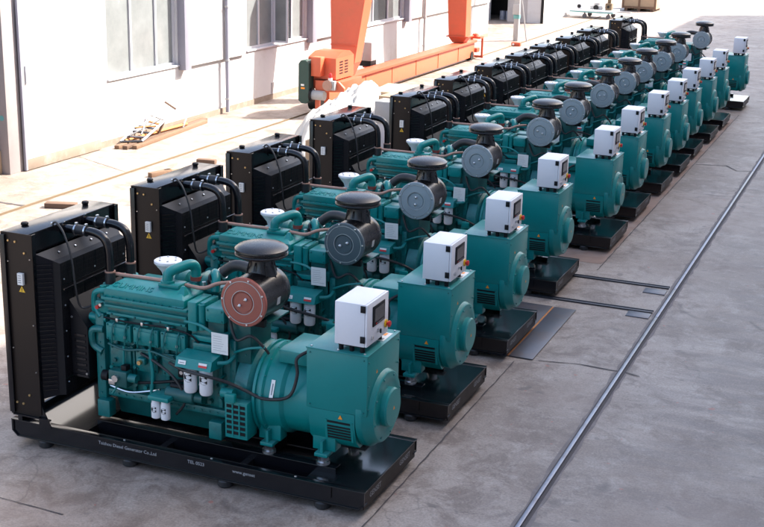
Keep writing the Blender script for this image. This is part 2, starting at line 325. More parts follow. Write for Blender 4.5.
# ------------------------------------------------------------------ the generator set (one of a kind, then copied)
def make_genset():
    g = empty('generator_set')
    rnd = random.Random(3)
    HW = 0.7417
    # ---- skid
    b = MB()
    poly = [(0.0, 0.29), (4.4, 0.29), (4.4, 0.14), (4.335, 0.083), (0.075, 0.083), (0.0, 0.15)]
    for sy in (-1, 1):
        w0, w1 = (-HW+0.018, -HW+0.03) if sy < 0 else (HW-0.03, HW-0.018)
        b.prism([(0.02, 0.278), (4.38, 0.278), (4.38, 0.146), (4.325, 0.095), (0.08, 0.095), (0.02, 0.156)], 'y', w0, w1, BLACK)
        y0, y1 = (-HW, -HW+0.09) if sy < 0 else (HW-0.09, HW)
        b.box(0.0, 4.4, y0, y1, 0.278, 0.290, BLACK, 0.003)
        b.box(0.075, 4.335, y0, y1, 0.083, 0.096, BLACK, 0.003)
        yy0, yy1 = (-HW+0.002, -HW+0.018) if sy < 0 else (HW-0.018, HW-0.002)
        for x in (0.004, 4.0, 4.372): b.box(x, x+0.024, yy0, yy1, 0.155, 0.277, BLACK)
        b.hull([(0.001, y0+.001, 0.151), (0.076, y0+.001, 0.084), (0.076, y1-.001, 0.084), (0.001, y1-.001, 0.151)],
               [(0.010, y0+.001, 0.160), (0.084, y0+.001, 0.095), (0.084, y1-.001, 0.095), (0.010, y1-.001, 0.160)], BLACK)
        b.hull([(4.399, y0+.001, 0.141), (4.334, y0+.001, 0.084), (4.334, y1-.001, 0.084), (4.399, y1-.001, 0.141)],
               [(4.389, y0+.001, 0.152), (4.325, y0+.001, 0.095), (4.325, y1-.001, 0.095), (4.389, y1-.001, 0.152)], BLACK)
    b.box(4.372, 4.386, -HW+0.032, HW-0.032, 0.084, 0.276, BLACKP)
    b.box(4.3865, 4.399, -HW+0.091, HW-0.091, 0.279, 0.2895, BLACK, 0.002)
    b.box(0.016, 0.030, -HW+0.032, HW-0.032, 0.100, 0.276, BLACK)
    for x in (0.9, 1.9, 2.9, 3.85): b.box(x, x+0.08, -HW+0.031, HW-0.031, 0.11, 0.27, BLACKM)
    b.box(0.08, 4.3, -HW+0.033, HW-0.033, 0.100, 0.108, BLACKM)      # belly pan
    for x in (0.5, 1.5, 2.6, 3.6):
        for sy in (-1, 1): b.bolt((x, sy*(HW-0.045), 0.290), (0, 0, 1), 0.014, CHROME)
    skid = b.build('skid', g)
    for x in (0.42, 1.55, 2.75, 3.9):
        for sy in (-1, 1):
            MB().cyl((x, sy*(HW-0.07), 0.0), (x, sy*(HW-0.07), 0.084), 0.085, RUBBER, 18, bev=0.015).build('foot', skid)
    MB().box(0.034, 0.98, -HW+0.092, HW-0.092, 0.279, 0.289, CHECKER).build('deck_plate', skid)
    MB().box(3.70, 4.385, -HW+0.092, HW-0.092, 0.279, 0.289, CHECKER).build('deck_plate', skid)
    for sy in (-1, 1):
        c = MB(); y = sy*0.40
        c.box(0.99, 3.95, y-0.07, y-0.062, 0.12, 0.345, BLACK); c.box(0.99, 3.95, y-0.08, y+0.06, 0.346, 0.358, BLACK, 0.003)
        for x in (1.3, 1.9, 2.5, 3.4): c.box(x, x+0.012, y-0.061, y+0.05, 0.12, 0.345, BLACKM)
        c.build('support_rail', skid)
    t = MB().text('Taizhou Diesel Generator Co.,Ltd', 0.054, LETTER, xform((1.55, -HW+0.0165, 0.215), (1, 0, 0), (0, 0, 1)), 0.001)
    t.build('lettering', skid); t = MB().text('TEL 0523', 0.054, LETTER, xform((2.42, -HW+0.0165, 0.215), (1, 0, 0), (0, 0, 1)), 0.001)
    t.build('lettering', skid)
    MB().text('www.genset', 0.054, LETTER, xform((3.0, -HW+0.0165, 0.215), (1, 0, 0), (0, 0, 1)), 0.001).build('lettering', skid)
    for y in (-0.42, 0.40): MB().text('GENSET', 0.085, LETTERG, xform((4.3875, y, 0.19), (0, 1, 0), (0, 0, 1)), 0.001).build('lettering', skid)
    # ---- radiator
    b = MB(); W = 0.8126
    for sy in (-1, 1):
        y0, y1 = (-W, -W+0.008) if sy < 0 else (W-0.008, W)
        b.prism([(0.078, 2.525), (0.486, 2.525), (0.486, 0.44), (0.43, 0.40), (0.078, 0.40)], 'y', y0, y1, BLACKP)
        a0, a1 = (-W+0.0085, -W+0.07) if sy < 0 else (W-0.07, W-0.0085)
        b.box(0.478, 0.486, a0, a1, 0.45, 2.524, BLACK); b.box(0.078, 0.086, a0, a1, 0.41, 2.524, BLACK)
        f0, f1 = (-W-0.030, -W-0.0005) if sy < 0 else (W+0.0005, W+0.030)
        b.box(0.079, 0.145, f0*1, f1*1, 0.43, 2.500, BLACK, 0.002)
        b.box(0.12, 0.62, f0+0.0 if sy < 0 else f0, f1, 0.40, 0.415, BLACK)
        b.prism([(0.44, 0.55), (0.486, 0.55), (0.60, 0.32), (0.60, 0.29), (0.44, 0.29)], 'y', a0+0.002*1, a0+0.012, BLACK)
        s = sy*W
        for (x, z, m) in ((0.18, 2.435, BRASS), (0.27, 2.43, BRASS), (0.385, 2.315, BRASS), (0.17, 0.55, BRASS), (0.255, 0.545, BRASS), (0.345, 0.66, BRASS),
                          (0.455, 2.25, CHROME), (0.455, 1.5, CHROME), (0.455, 0.95, CHROME), (0.165, 2.2, CHROME), (0.165, 1.2, CHROME)):
            b.bolt((x, s, z), (0, sy, 0), 0.015 if m is BRASS else 0.008, m, 0.014)
    b.box(0.10, 0.16, -W+0.0715, W-0.0715, 0.29, 0.36, BLACK, 0.004)       # lower cross member on the skid
    b.box(0.084, 0.44, -W+0.0086, W-0.0086, 2.515, 2.527, BLACK, 0.003)   # top cover
    b.box(0.436, 0.444, -W+0.0086, W-0.0086, 2.30, 2.514, BLACK)
    b.box(0.13, 0.40, -W+0.0716, W-0.0716, 0.64, 2.31, BLACKM)            # core block
    rad = b.build('radiator', g)
    MB().box(0.12, 0.432, -W+0.075, W-0.075, 2.315, 2.512, BLACKM, 0.02).build('top_tank', rad)
    c = MB()     # shroud: sloped top, flat sides
    c.hull([(0.487, -0.755, 0.62), (0.487, 0.755, 0.62), (0.487, 0.755, 2.30), (0.487, -0.755, 2.30)],
           [(0.62, -0.64, 0.65), (0.62, 0.64, 0.65), (0.62, 0.64, 2.215), (0.62, -0.64, 2.215)], SHROUD)
    c.hull([(0.6201, -0.64, 0.65), (0.6201, 0.64, 0.65), (0.6201, 0.64, 2.215), (0.6201, -0.64, 2.215)],
           [(0.70, -0.625, 0.66), (0.70, 0.625, 0.66), (0.70, 0.625, 2.19), (0.70, -0.625, 2.19)], BLACKM)
    for z in (0.85, 1.12, 1.40, 1.67, 1.94): c.box(0.7001, 0.706, -0.62, 0.62, z-0.006, z+0.006, BLACK)
    for y in (-0.42, -0.2, 0.02, 0.24, 0.46): c.box(0.7002, 0.704, y-0.004, y+0.004, 0.67, 2.18, BLACK)
    for y in (-0.45, -0.15, 0.15, 0.45): c.bolt((0.56, y, 2.258), (0.5, 0, 0.8), 0.014, CHROME)
    for z in (0.8, 1.1, 1.4, 1.7, 2.0):
        for y in (-0.57, 0.0, 0.57): c.bolt((0.70, y, z), (1, 0, 0), 0.011, CHROME)
    for k in range(30): c.box(0.7001, 0.7025, -0.62, 0.62, 0.70+k*0.05, 0.712+k*0.05, BLACKM)
    for k in range(40): c.box(0.7005, 0.7038, -0.612+k*0.0312, -0.605+k*0.0312, 0.675, 2.175, BLACKM)
    for k in range(30):
        z = 0.72+k*0.05
        for sy in (-1, 1):
            c.hull([(0.497, sy*0.755, z), (0.617, sy*0.651, z), (0.617, sy*0.660, z), (0.497, sy*0.764, z)], [(0.497, sy*0.755, z+0.012), (0.617, sy*0.651, z+0.012), (0.617, sy*0.660, z+0.012), (0.497, sy*0.764, z+0.012)], BLACK)
    sh = c.build('fan_shroud', rad)
    MB().tube([(0.735, -0.62, 1.90), (0.74, 0.0, 1.91), (0.735, 0.66, 1.90)], 0.010, BLACK, 8).build('stay_rod', rad)
    c = MB().prism([(0.7061, 0.85), (0.93, 0.85), (0.93, 1.45), (0.7061, 1.75)], 'y', -0.50, 0.50, BLACKM)
    for k in range(7): c.box(0.76, 0.90, -0.512, -0.5005, 0.92+k*0.07, 0.945+k*0.07, BLACK)
    c.box(0.71, 0.925, -0.515, -0.5005, 0.86, 0.885, BLACK); c.bolt((0.73, -0.5, 1.55), (0, -1, 0), 0.014, CHROME); c.bolt((0.90, -0.5, 0.90), (0, -1, 0), 0.014, CHROME)
    c.build('fan_guard', rad)
    c = MB(); c.box(0.295, 0.365, -W-0.034, -W-0.0005, 1.955, 2.085, PAPER)
    for z in (1.98, 2.005, 2.03, 2.055): c.box(0.305, 0.345, -W-0.0348, -W-0.0343, z, z+0.007, LETTERG)
    c.build('rating_label', rad)
    c = MB(); c.prism([(0.325-0.04, 1.865), (0.325+0.04, 1.865), (0.325, 1.935)], 'y', -W-0.003, -W-0.0006, YELLOW)
    c.box(0.321, 0.329, -W-0.0042, -W-0.0032, 1.885, 1.912, BLACKM); c.box(0.321, 0.329, -W-0.0042, -W-0.0032, 1.872, 1.88, BLACKM); c.build('warning_sign', rad)
    for y in (-0.50, 0.62):
        c = MB().cyl((0.16, y, 2.527), (0.16, y, 2.565), 0.042, BLACKM, 16, bev=0.010)
        c.build('filler_cap', rad)
    # ---- coolant pipes
    for y in (-0.20, 0.20):
        c = MB(); c.tube([(0.445, y+0.02, 2.455), (0.70, y, 2.465), (0.87, y, 2.458), (0.985, y, 2.41), (1.04, y, 2.30), (1.05, y, 2.12), (1.05, y, 1.88)], 0.047, BLACK, 14, 6)
        c.cyl((0.4445, y+0.02, 2.455), (0.458, y+0.02, 2.455), 0.075, BLACK, 18)
        pipe = c.build('coolant_pipe', g)
        MB().tube([(0.60, y+0.006, 2.462), (0.77, y, 2.464)], 0.060, RUBBER, 16, smooth=False).build('rubber_hose', pipe)
        MB().cyl((1.05, y, 1.90), (1.05, y, 2.04), 0.058, RUBBER, 16).build('rubber_hose', pipe)
        for x in (0.615, 0.745):
            k = MB().cyl((x, y+0.003, 2.463), (x+0.018, y+0.003, 2.463), 0.0635, CHROME, 18); k.box(x-0.004, x+0.022, y-0.015, y+0.02, 2.525, 2.545, CHROME, 0.003); k.build('hose_clamp', pipe)
        MB().cyl((1.05, y, 2.03), (1.05, y, 2.046), 0.0615, COPPER, 16).build('hose_clamp', pipe)
    c = MB().tube([(0.40, -0.30, 2.532), (0.47, -0.32, 2.56), (0.60, -0.37, 2.46), (0.73, -0.43, 2.22), (0.79, -0.46, 1.9), (0.82, -0.42, 1.66), (0.95, -0.34, 1.70), (1.06, -0.28, 1.85)], 0.012, RUBBER, 8, 6)
    c.cyl((0.395, -0.30, 2.52), (0.40, -0.30, 2.545), 0.018, CHROME, 8); c.build('vent_hose', g)
    # ---- engine block
    b = MB()
    b.box(1.10, 2.66, -0.36, 0.36, 0.62, 1.50, TEALD, 0.02)
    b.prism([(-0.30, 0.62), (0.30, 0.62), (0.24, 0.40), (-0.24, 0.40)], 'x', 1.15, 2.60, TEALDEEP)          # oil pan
    b.box(1.12, 2.64, -0.42, -0.361, 0.66, 0.74, TEALD, 0.012); b.box(1.12, 2.64, 0.361, 0.42, 0.66, 0.74, TEALD, 0.012)
    for x in (1.2, 1.42, 1.64, 1.86, 2.08, 2.3, 2.52):
        b.box(x, x+0.05, -0.40, -0.361, 0.75, 1.32, TEALD, 0.012); b.box(x, x+0.05, 0.361, 0.40, 0.75, 1.32, TEALD, 0.012)
    for k, (x0, x1) in enumerate(((1.14, 1.46), (1.49, 1.81), (1.84, 2.15))):     # hand-hole covers
        b.box(x0, x1, -0.455, -0.361, 1.335, 1.535, TEAL, 0.014)
        b.box(x0+0.05, x1-0.05, -0.468, -0.4555, 1.37, 1.50, TEAL, 0.006)
        for xx in (x0+0.025, x1-0.025):
            for z in (1.355, 1.515): b.bolt((xx, -0.455, z), (0, -1, 0), 0.011, TEALD)
    for k, (x0, x1) in enumerate(((1.17, 1.44), (1.50, 1.78), (1.84, 2.12))):     # lower covers
        b.box(x0, x1, -0.43, -0.4005, 1.02, 1.28, TEALD, 0.012)
        for xx in (x0+0.03, x1-0.03):
            for z in (1.05, 1.25): b.bolt((xx, -0.43, z), (0, -1, 0), 0.011, TEALDEEP)
    b.box(0.98, 1.0995, -0.43, 0.43, 0.60, 1.62, TEALD, 0.02)                                                  # front gear case
    b.box(2.6605, 2.74, -0.40, 0.40, 0.62, 1.55, TEALD, 0.015)
    b.cyl((0.90, 0, 1.0), (0.98, 0, 1.0), 0.16, BLACKM, 24); b.cyl((0.86, 0, 1.35), (0.98, 0, 1.35), 0.13, BLACKM, 24)
    b.cyl((0.88, -0.30, 1.5), (0.98, -0.30, 1.5), 0.09, TEALD, 20); b.cyl((0.885, -0.33, 1.16), (0.98, -0.33, 1.16), 0.07, BLACKM, 20)
    for i in range(26):    # bosses, plugs and brackets of the near side
        x = rnd.uniform(1.15, 2.6); z = rnd.uniform(0.78, 1.3); r = rnd.uniform(0.012, 0.035)
        b.cyl((x, -0.36, z), (x, -0.36-rnd.uniform(0.05, 0.12), z), r, rnd.choice((TEALD, TEAL, TEALDEEP, CHROME if r < 0.02 else TEALD)), 10)
    for k in range(16): b.bolt((1.16+k*0.097, -0.42, 0.70), (0, -1, 0), 0.012, TEALD)
    for k in range(7): b.bolt((1.04, -0.43, 0.68+k*0.15), (0, -1, 0), 0.013, TEALD)
    for k in range(7): b.bolt((2.70, -0.40, 0.68+k*0.13), (0, -1, 0), 0.013, TEALD)
    for k in range(6):
        x = 1.22+k*0.165; b.tube([(x, -0.44, 1.30), (x+0.02, -0.49, 1.33), (x+0.03, -0.49, 1.50), (x+0.04, -0.43, 1.58)], 0.009, TEALD, 6)
        b.cyl((x+0.025, -0.49, 1.40), (x+0.025, -0.49, 1.425), 0.015, CHROME if k % 2 else TEALD, 8)
    b.tube([(1.14, -0.475, 1.60), (1.5, -0.47, 1.585), (1.9, -0.475, 1.60), (2.2, -0.47, 1.57), (2.32, -0.45, 1.48)], 0.011, BLACKM, 6)
    for x in (1.3, 1.62, 1.95): b.box(x, x+0.03, -0.495, -0.44, 1.575, 1.615, CHROME, 0.004)
    b.tube([(1.18, -0.46, 0.80), (1.45, -0.50, 0.78), (1.72, -0.47, 0.83), (1.85, -0.50, 0.88)], 0.012, CHROME, 6)
    b.box(2.06, 2.18, -0.47, -0.405, 1.05, 1.18, BLACKM, 0.01); b.cyl((2.12, -0.47, 1.12), (2.12, -0.50, 1.12), 0.022, CHROME, 10)
    b.box(1.56, 1.66, -0.50, -0.431, 1.12, 1.20, TEALD, 0.012); b.cyl((1.61, -0.50, 1.16), (1.61, -0.54, 1.16), 0.025, BRASS, 8)
    for sx in (1.02, 2.45):
        b.box(sx, sx+0.16, -0.50, -0.37, 0.42, 0.62, TEALD, 0.012); b.box(sx, sx+0.16, 0.37, 0.50, 0.42, 0.62, TEALD, 0.012)
    eng = b.build('engine_block', g)
    # front bracketry in the gap to the radiator
    c = MB()
    c.box(0.93, 1.16, -0.42, -0.30, 1.62, 1.76, TEAL, 0.02); c.cyl((0.90, -0.38, 1.55), (1.12, -0.38, 1.55), 0.045, TEAL, 14); c.cyl((1.06, -0.36, 1.80), (1.06, -0.36, 1.92), 0.035, TEAL, 12)
    c.tube([(1.12, -0.40, 1.88), (1.0, -0.42, 1.85), (0.97, -0.40, 1.7), (1.06, -0.42, 1.58)], 0.032, TEAL, 10)
    c.tube([(1.10, -0.44, 1.44), (0.97, -0.46, 1.42), (0.96, -0.44, 1.25), (1.08, -0.44, 1.18)], 0.04, TEALD, 10)
    c.cyl((1.05, -0.425, 1.70), (1.05, -0.48, 1.70), 0.022, RED, 10); c.cyl((1.09, -0.425, 1.73), (1.09, -0.475, 1.73), 0.018, CHROME, 10)
    c.box(0.98, 1.15, -0.30, 0.32, 1.62, 1.86, TEALD, 0.02)
    for y in (-0.2, 0.2): c.cyl((1.05, y, 1.86), (1.05, y, 1.90), 0.085, TEAL, 16)
    c.build('thermostat_housing', eng)
    # small pipes along the near side
    c = MB()
    c.tube([(1.18, -0.47, 1.30), (1.4, -0.475, 1.26), (1.7, -0.475, 1.30), (2.05, -0.475, 1.24), (2.25, -0.50, 1.30)], 0.014, TEALDEEP, 8)
    c.tube([(1.15, -0.46, 0.95), (1.5, -0.48, 0.90), (1.95, -0.47, 0.98), (2.2, -0.5, 1.05)], 0.018, BLACKM, 8)
    c.tube([(1.22, -0.49, 0.72), (1.35, -0.47, 0.95), (1.38, -0.47, 1.3)], 0.013, TEAL, 8)
    c.tube([(1.72, -0.47, 0.80), (1.75, -0.48, 1.05), (1.71, -0.47, 1.32)], 0.02, TEAL, 8)
    c.build('fuel_line', eng)
    c = MB()    # fuel pump & dark ancillaries low on the near side
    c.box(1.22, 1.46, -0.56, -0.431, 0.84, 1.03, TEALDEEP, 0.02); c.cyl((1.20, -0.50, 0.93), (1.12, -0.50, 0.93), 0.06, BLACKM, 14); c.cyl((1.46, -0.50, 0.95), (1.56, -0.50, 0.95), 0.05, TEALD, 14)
    c.cyl((1.33, -0.56, 0.95), (1.33, -0.60, 0.95), 0.04, CHROME, 12); c.box(1.24, 1.32, -0.585, -0.56, 0.87, 0.93, CHROME, 0.004); c.box(1.37, 1.44, -0.53, -0.45, 1.03, 1.09, BLACKM, 0.008)
    c.build('fuel_pump', eng)
    c = MB(); c.cyl((1.95, -0.50, 0.87), (2.30, -0.50, 0.87), 0.085, TEALDEEP, 18, bev=0.01); c.cyl((2.30, -0.50, 0.87), (2.40, -0.50, 0.87), 0.06, TEALDEEP, 14); c.cyl((2.0, -0.50, 0.96), (2.2, -0.50, 0.96), 0.035, BLACKM, 12)
    c.build('starter_motor', eng)
    # ---- intake manifold (the long housing with the raised name)
    b = MB(); zt = 1.985
    b.hull([(1.15, -0.45, 1.925), (2.13, -0.45, 1.925), (2.13, 0.02, 1.925), (1.15, 0.02, 1.925)],
           [(1.235, -0.285, zt), (2.02, -0.285, zt), (2.02, -0.02, zt), (1.235, -0.02, zt)], TEAL)
    b.box(1.13, 2.15, -0.452, 0.03, 1.835, 1.924, TEAL, 0.006)
    b.box(1.105, 2.19, -0.475, 0.05, 1.80, 1.834, TEAL, 0.006)
    for k in range(12):
        b.bolt((1.15+k*0.09, -0.463, 1.834), (0, 0, 1), 0.011, TEALD)
    for k, (y, z0, z1) in enumerate(((-0.43, 1.745, 1.799), (-0.455, 1.715, 1.744), (-0.415, 1.655, 1.714), (-0.445, 1.625, 1.654), (-0.40, 1.50, 1.624))):
        b.box(1.12+0.01*k, 2.18-0.01*k, y, 0.0, z0, z1, TEAL if k % 2 else TEALD, 0.005)
    for x in (1.3, 1.6, 1.9): b.box(x, x+0.10, -0.47, -0.4, 1.56, 1.61, TEAL, 0.01)
    for x in (1.22, 1.52, 1.84, 2.1): b.bolt((x, -0.445, 1.64), (0, -1, 0), 0.012, TEALDEEP)
    b.hull([(2.0, -0.462, 1.84), (2.145, -0.462, 1.84), (2.145, -0.27, 1.84), (2.0, -0.27, 1.84)],
           [(2.03, -0.31, 2.03), (2.06, -0.29, 2.03), (2.06, -0.275, 2.03), (2.03, -0.275, 2.03)], TEAL)
    b.box(2.19, 2.30, -0.46, -0.12, 1.60, 1.93, TEAL, 0.015)
    man = b.build('intake_manifold', g)
    sl = Vector((0, 0.165, 0.06)).normalized()
    MB().text('CUMMINS', 0.115, TEAL, xform((1.455, -0.368, 1.9565), (1, 0, 0), sl), 0.0055).build('raised_lettering', man)
    c = MB(); c.box(1.73, 1.99, -0.30, -0.11, zt-0.002, zt+0.045, TEAL, 0.012)
    c.tube([(1.82, -0.24, zt+0.02), (1.82, -0.24, zt+0.10), (1.826, -0.232, zt+0.14), (1.85, -0.205, zt+0.168), (1.90, -0.13, zt+0.19), (1.95, -0.05, zt+0.208), (1.985, 0.0, zt+0.205), (2.003, 0.03, zt+0.175), (2.006, 0.04, zt+0.13), (2.006, 0.04, zt+0.04)], 0.056, TEAL, 18, 6)
    c.cyl((1.82, -0.24, zt+0.045), (1.82, -0.24, zt+0.07), 0.078, TEAL, 18)
    elb = c.build('intake_elbow', g)
    MB().cyl((2.006, 0.04, zt+0.02), (2.006, 0.04, zt+0.065), 0.064, GASKET, 18).build('gasket_ring', elb)
    # ---- cylinder heads, rocker boxes behind the manifold, rear boxes
    b = MB()
    for k in range(3): b.box(1.16+k*0.48, 1.16+k*0.48+0.45, 0.06, 0.38, 1.50, 1.88, TEALD, 0.02)
    b.box(2.305, 2.37, -0.40, -0.10, 1.62, 1.92, TEAL, 0.014); b.cyl((2.335, -0.40, 1.62), (2.335, -0.40, 1.90), 0.04, TEAL, 14)
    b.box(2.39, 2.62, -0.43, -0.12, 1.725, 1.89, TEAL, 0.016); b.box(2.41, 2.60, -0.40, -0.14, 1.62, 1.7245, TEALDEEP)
    b.box(2.20, 2.66, -0.40, 0.38, 1.50, 1.62, TEALD, 0.012)
    for (x, z) in ((2.42, 1.86), (2.59, 1.86), (2.42, 1.75), (2.59, 1.75)): b.bolt((x, -0.43, z), (0, -1, 0), 0.011, TEALD)
    b.tube([(2.15, -0.45, 1.70), (2.35, -0.47, 1.69), (2.52, -0.46, 1.60), (2.55, -0.46, 1.50)], 0.016, TEAL, 8)
    b.box(2.22, 2.62, -0.445, -0.40, 1.50, 1.56, TEAL, 0.008)
    b.box(2.25, 2.48, -0.46, -0.361, 1.40, 1.48, TEALD, 0.01)
    b.build('cylinder_head', g)
    c = MB().tube([(1.10, -0.16, 2.005), (1.4, -0.14, 2.0), (1.75, -0.13, 2.0), (2.0, -0.16, 2.0), (2.22, -0.17, 2.0), (2.36, -0.10, 2.05), (2.5, 0.0, 2.06)], 0.021, COPPER, 10); c.build('water_pipe', g)
    # ---- exhaust side: turbo + covered outlet
    b = MB()
    b.tube([(1.2, 0.47, 1.62), (1.6, 0.5, 1.64), (2.1, 0.48, 1.66), (2.25, 0.40, 1.72)], 0.075, COPPER, 12)
    b.lathe((1.70, 0.16, 1.93), (1, 0, 0), [(0.05, 0), (0.12, 0.02), (0.15, 0.08), (0.12, 0.15), (0.06, 0.17), (0.06, 0.30), (0.13, 0.32), (0.16, 0.38), (0.12, 0.44), (0.07, 0.46)], TEALD, 20)
    b.tube([(2.12, 0.22, 2.0), (2.2, 0.12, 2.09), (2.26, 0.04, 2.04), (2.27, 0.0, 1.92)], 0.05, TEAL, 12)
    b.box(1.50, 2.28, 0.02, 0.34, 1.881, 1.93, TEALD, 0.01)
    for (x, y) in ((2.14, -0.02), (2.2, 0.06), (2.3, 0.02)): b.cyl((x, y, 1.93), (x, y, 2.02), 0.022, CHROME, 10)
    tur = b.build('turbocharger', g)
    c = MB().lathe((1.60, 0.12, 1.93), (0, 0, 1), [(0.055, 0), (0.06, 0.05), (0.075, 0.10), (0.145, 0.19), (0.155, 0.20), (0.155, 0.225), (0.14, 0.235), (0.0, 0.237)], WHITE, 28)
    for k in range(6): c.bolt((1.60+0.10*math.cos(k*1.047), 0.12+0.10*math.sin(k*1.047), 2.166), (0, 0, 1), 0.012, CHROME)
    c.cyl((1.60, 0.12, 1.925), (1.60, 0.12, 1.96), 0.10, TEAL, 16); c.build('exhaust_outlet', tur)
    c = MB().tube([(2.05, 0.12, 1.94), (2.16, 0.13, 1.99), (2.24, 0.15, 2.06), (2.33, 0.17, 2.14), (2.42, 0.17, 2.19), (2.56, 0.15, 2.20), (2.80, 0.06, 2.17), (2.93, 0.02, 2.10)], 0.062, RUBBER, 14, 6)
    c.lathe((2.10, 0.13, 1.95), (0.8, 0.1, 0.5), [(0.05, 0), (0.085, 0.01), (0.085, 0.05), (0.07, 0.06), (0.085, 0.075), (0.085, 0.10), (0.06, 0.11)], RUBBER, 16)
    c.cyl((2.26, 0.155, 2.075), (2.28, 0.158, 2.092), 0.069, CHROME, 14); c.build('intake_hose', g)
    # ---- air filter
    X, Z, Y0, Y1, RR = 2.93, 2.06, -0.60, 0.06, 0.250
    b = MB()
    b.lathe((X, Y0+0.05, Z), (0, 1, 0), [(RR-0.012, 0), (RR, 0.012), (RR, 0.45), (RR+0.006, 0.46), (RR+0.006, 0.49), (RR-0.006, 0.50), (RR-0.006, 0.57), (RR-0.02, 0.60), (RR-0.06, 0.62), (0, 0.625)], PLASTIC, 48)
    b.box(X-0.15, X+0.15, -0.40, -0.34, Z-RR-0.06, Z-RR+0.02, BLACKM, 0.005)
    af = b.build('air_filter', g)
    c = MB(); c.lathe((X, Y0+0.049, Z), (0, -1, 0), [(RR+0.012, -0.012), (RR+0.014, 0.0), (RR+0.014, 0.018), (RR+0.006, 0.026), (0.226, 0.028), (0.222, 0.020), (0.218, 0.028), (0.128, 0.034), (0.122, 0.020), (0.108, 0.018), (0.104, 0.026), (0, 0.028)], DISKDARK, 56)
    c.lathe((X, Y0+0.0215, Z), (0, -1, 0), [(0.229, 0.0), (0.229, 0.004), (0.221, 0.004), (0.221, 0.0)], RIM, 56, False); c.lathe((X, Y0+0.018, Z), (0, -1, 0), [(0.131, 0), (0.131, 0.005), (0.124, 0.005), (0.124, 0.0)], RIM, 48, False)
    for (dx, dz) in ((0.028, 0.028), (-0.028, -0.028)):
        c.lathe((X+dx*1.3, Y0+0.022, Z+dz*1.3), (0, -1, 0), [(0.018, 0), (0.018, 0.012), (0.008, 0.02), (0.0, 0.02)], CHROME, 10); c.box(X+dx*1.3-0.018, X+dx*1.3+0.018, Y0-0.006, Y0+0.003, Z+dz*1.3-0.005, Z+dz*1.3+0.005, CHROME, 0.002)
    for k in range(7):
        a = 0.4+k*2*math.pi/7; c.box(X+0.243*math.cos(a)-0.010, X+0.243*math.cos(a)+0.010, Y0+0.014, Y0+0.026, Z+0.243*math.sin(a)-0.010, Z+0.243*math.sin(a)+0.010, CHROME, 0.003)
    c.build('end_plate', af)
    YN = -0.17
    c = MB(); c.lathe((X, YN, Z+RR-0.05), (0, 0, 1), [(0.165, 0), (0.15, 0.06), (0.125, 0.11), (0.125, 0.20), (0.135, 0.21)], PLASTIC, 36)
    for k in range(8):
        a = k*math.pi/4; c.tube([(X+0.13*math.cos(a), YN+0.13*math.sin(a), Z+RR+0.10), (X+0.175*math.cos(a), YN+0.175*math.sin(a), Z+RR+0.02-0.12*abs(math.sin(a))*0-0.12*abs(math.cos(a)))], 0.009, PLASTIC, 5, smooth=False)
    c.build('inlet_neck', af)
    c = MB(); c.lathe((X, YN, Z+RR+0.135), (0, 0, 1), [(0.13, 0), (0.25, 0.016), (0.278, 0.028), (0.284, 0.046), (0.279, 0.054), (0.266, 0.057), (0.266, 0.069), (0.277, 0.074), (0.283, 0.086), (0.280, 0.103), (0.245, 0.131), (0.18, 0.150), (0.09, 0.162), (0, 0.165)], PLASTIC, 56)
    c.build('rain_cap', af)
    aa = R(-8); px = X+RR*math.cos(aa); pz = Z+RR*math.sin(aa)
    MB().box(-0.0015, 0.0015, -0.035, 0.035, -0.04, 0.04, LETTER, M=Matrix.Translation((px+0.001, -0.26, pz)) @ Matrix.Rotation(-aa, 4, 'Y')).build('sticker', af)
    # bracket plate under the filter
    b = MB(); b.box(2.62, 2.90, -0.36, -0.345, 1.30, 1.86, TEALDEEP, 0.004); b.box(2.62, 3.12, -0.34, 0.10, 1.78, 1.80, TEALDEEP, 0.004); b.box(2.885, 2.90, -0.3445, 0.1, 1.45, 1.779, TEALDEEP)
    b.tube([(2.72, -0.40, 1.42), (2.9, -0.42, 1.50), (3.1, -0.42, 1.545)], 0.014, TEAL, 8)
    for (x, z) in ((2.66, 1.8), (2.84, 1.8), (2.66, 1.4), (2.84, 1.4)): b.bolt((x, -0.36, z), (0, -1, 0), 0.011, TEALD)
    b.build('filter_bracket', g)
    # ---- notice, filters
    c = MB().box(2.475, 2.675, -0.500, -0.497, 1.43, 1.66, PAPER, M=Matrix.Rotation(0, 4, 'X'))
    for k in range(7): c.box(2.495, 2.495+rnd.uniform(0.08, 0.16), -0.5012, -0.5004, 1.465+k*0.026, 1.4685+k*0.026, GREYPOST)
    c.box(2.56, 2.59, -0.497, -0.43, 1.60, 1.63, TEALD); c.build('paper_notice', g)
    b = MB(); b.prism([(-0.70, 1.275), (-0.66, 1.375), (-0.45, 1.40), (-0.40, 1.25)], 'x', 2.17, 2.60, TEAL)
    b.box(2.2, 2.56, -0.40, -0.361, 1.2, 1.39, TEALD, 0.01); b.tube([(2.6, -0.55, 1.33), (2.7, -0.5, 1.34), (2.72, -0.40, 1.38)], 0.022, TEAL, 8)
    head = b.build('oil_filter_head', g)
    sn = Vector((0, 0.04, 0.10)).normalized()
    k = MB().box(-0.045, 0.045, -0.022, 0.022, -0.001, 0.001, PAPER, M=xform((2.25, -0.684, 1.33), (1, 0, 0), sn)); k.box(-0.03, 0.03, -0.008, 0.0, 0.001, 0.0015, LETTERG, M=xform((2.25, -0.684, 1.33), (1, 0, 0), sn)); k.build('sticker', head)
    k = MB().box(-0.05, 0.05, -0.024, 0.0, -0.001, 0.001, RED, M=xform((2.50, -0.684, 1.33), (1, 0, 0), sn)); k.box(-0.05, 0.05, 0.0, 0.024, -0.001, 0.001, PAPER, M=xform((2.50, -0.684, 1.33), (1, 0, 0), sn)); k.build('sticker', head)
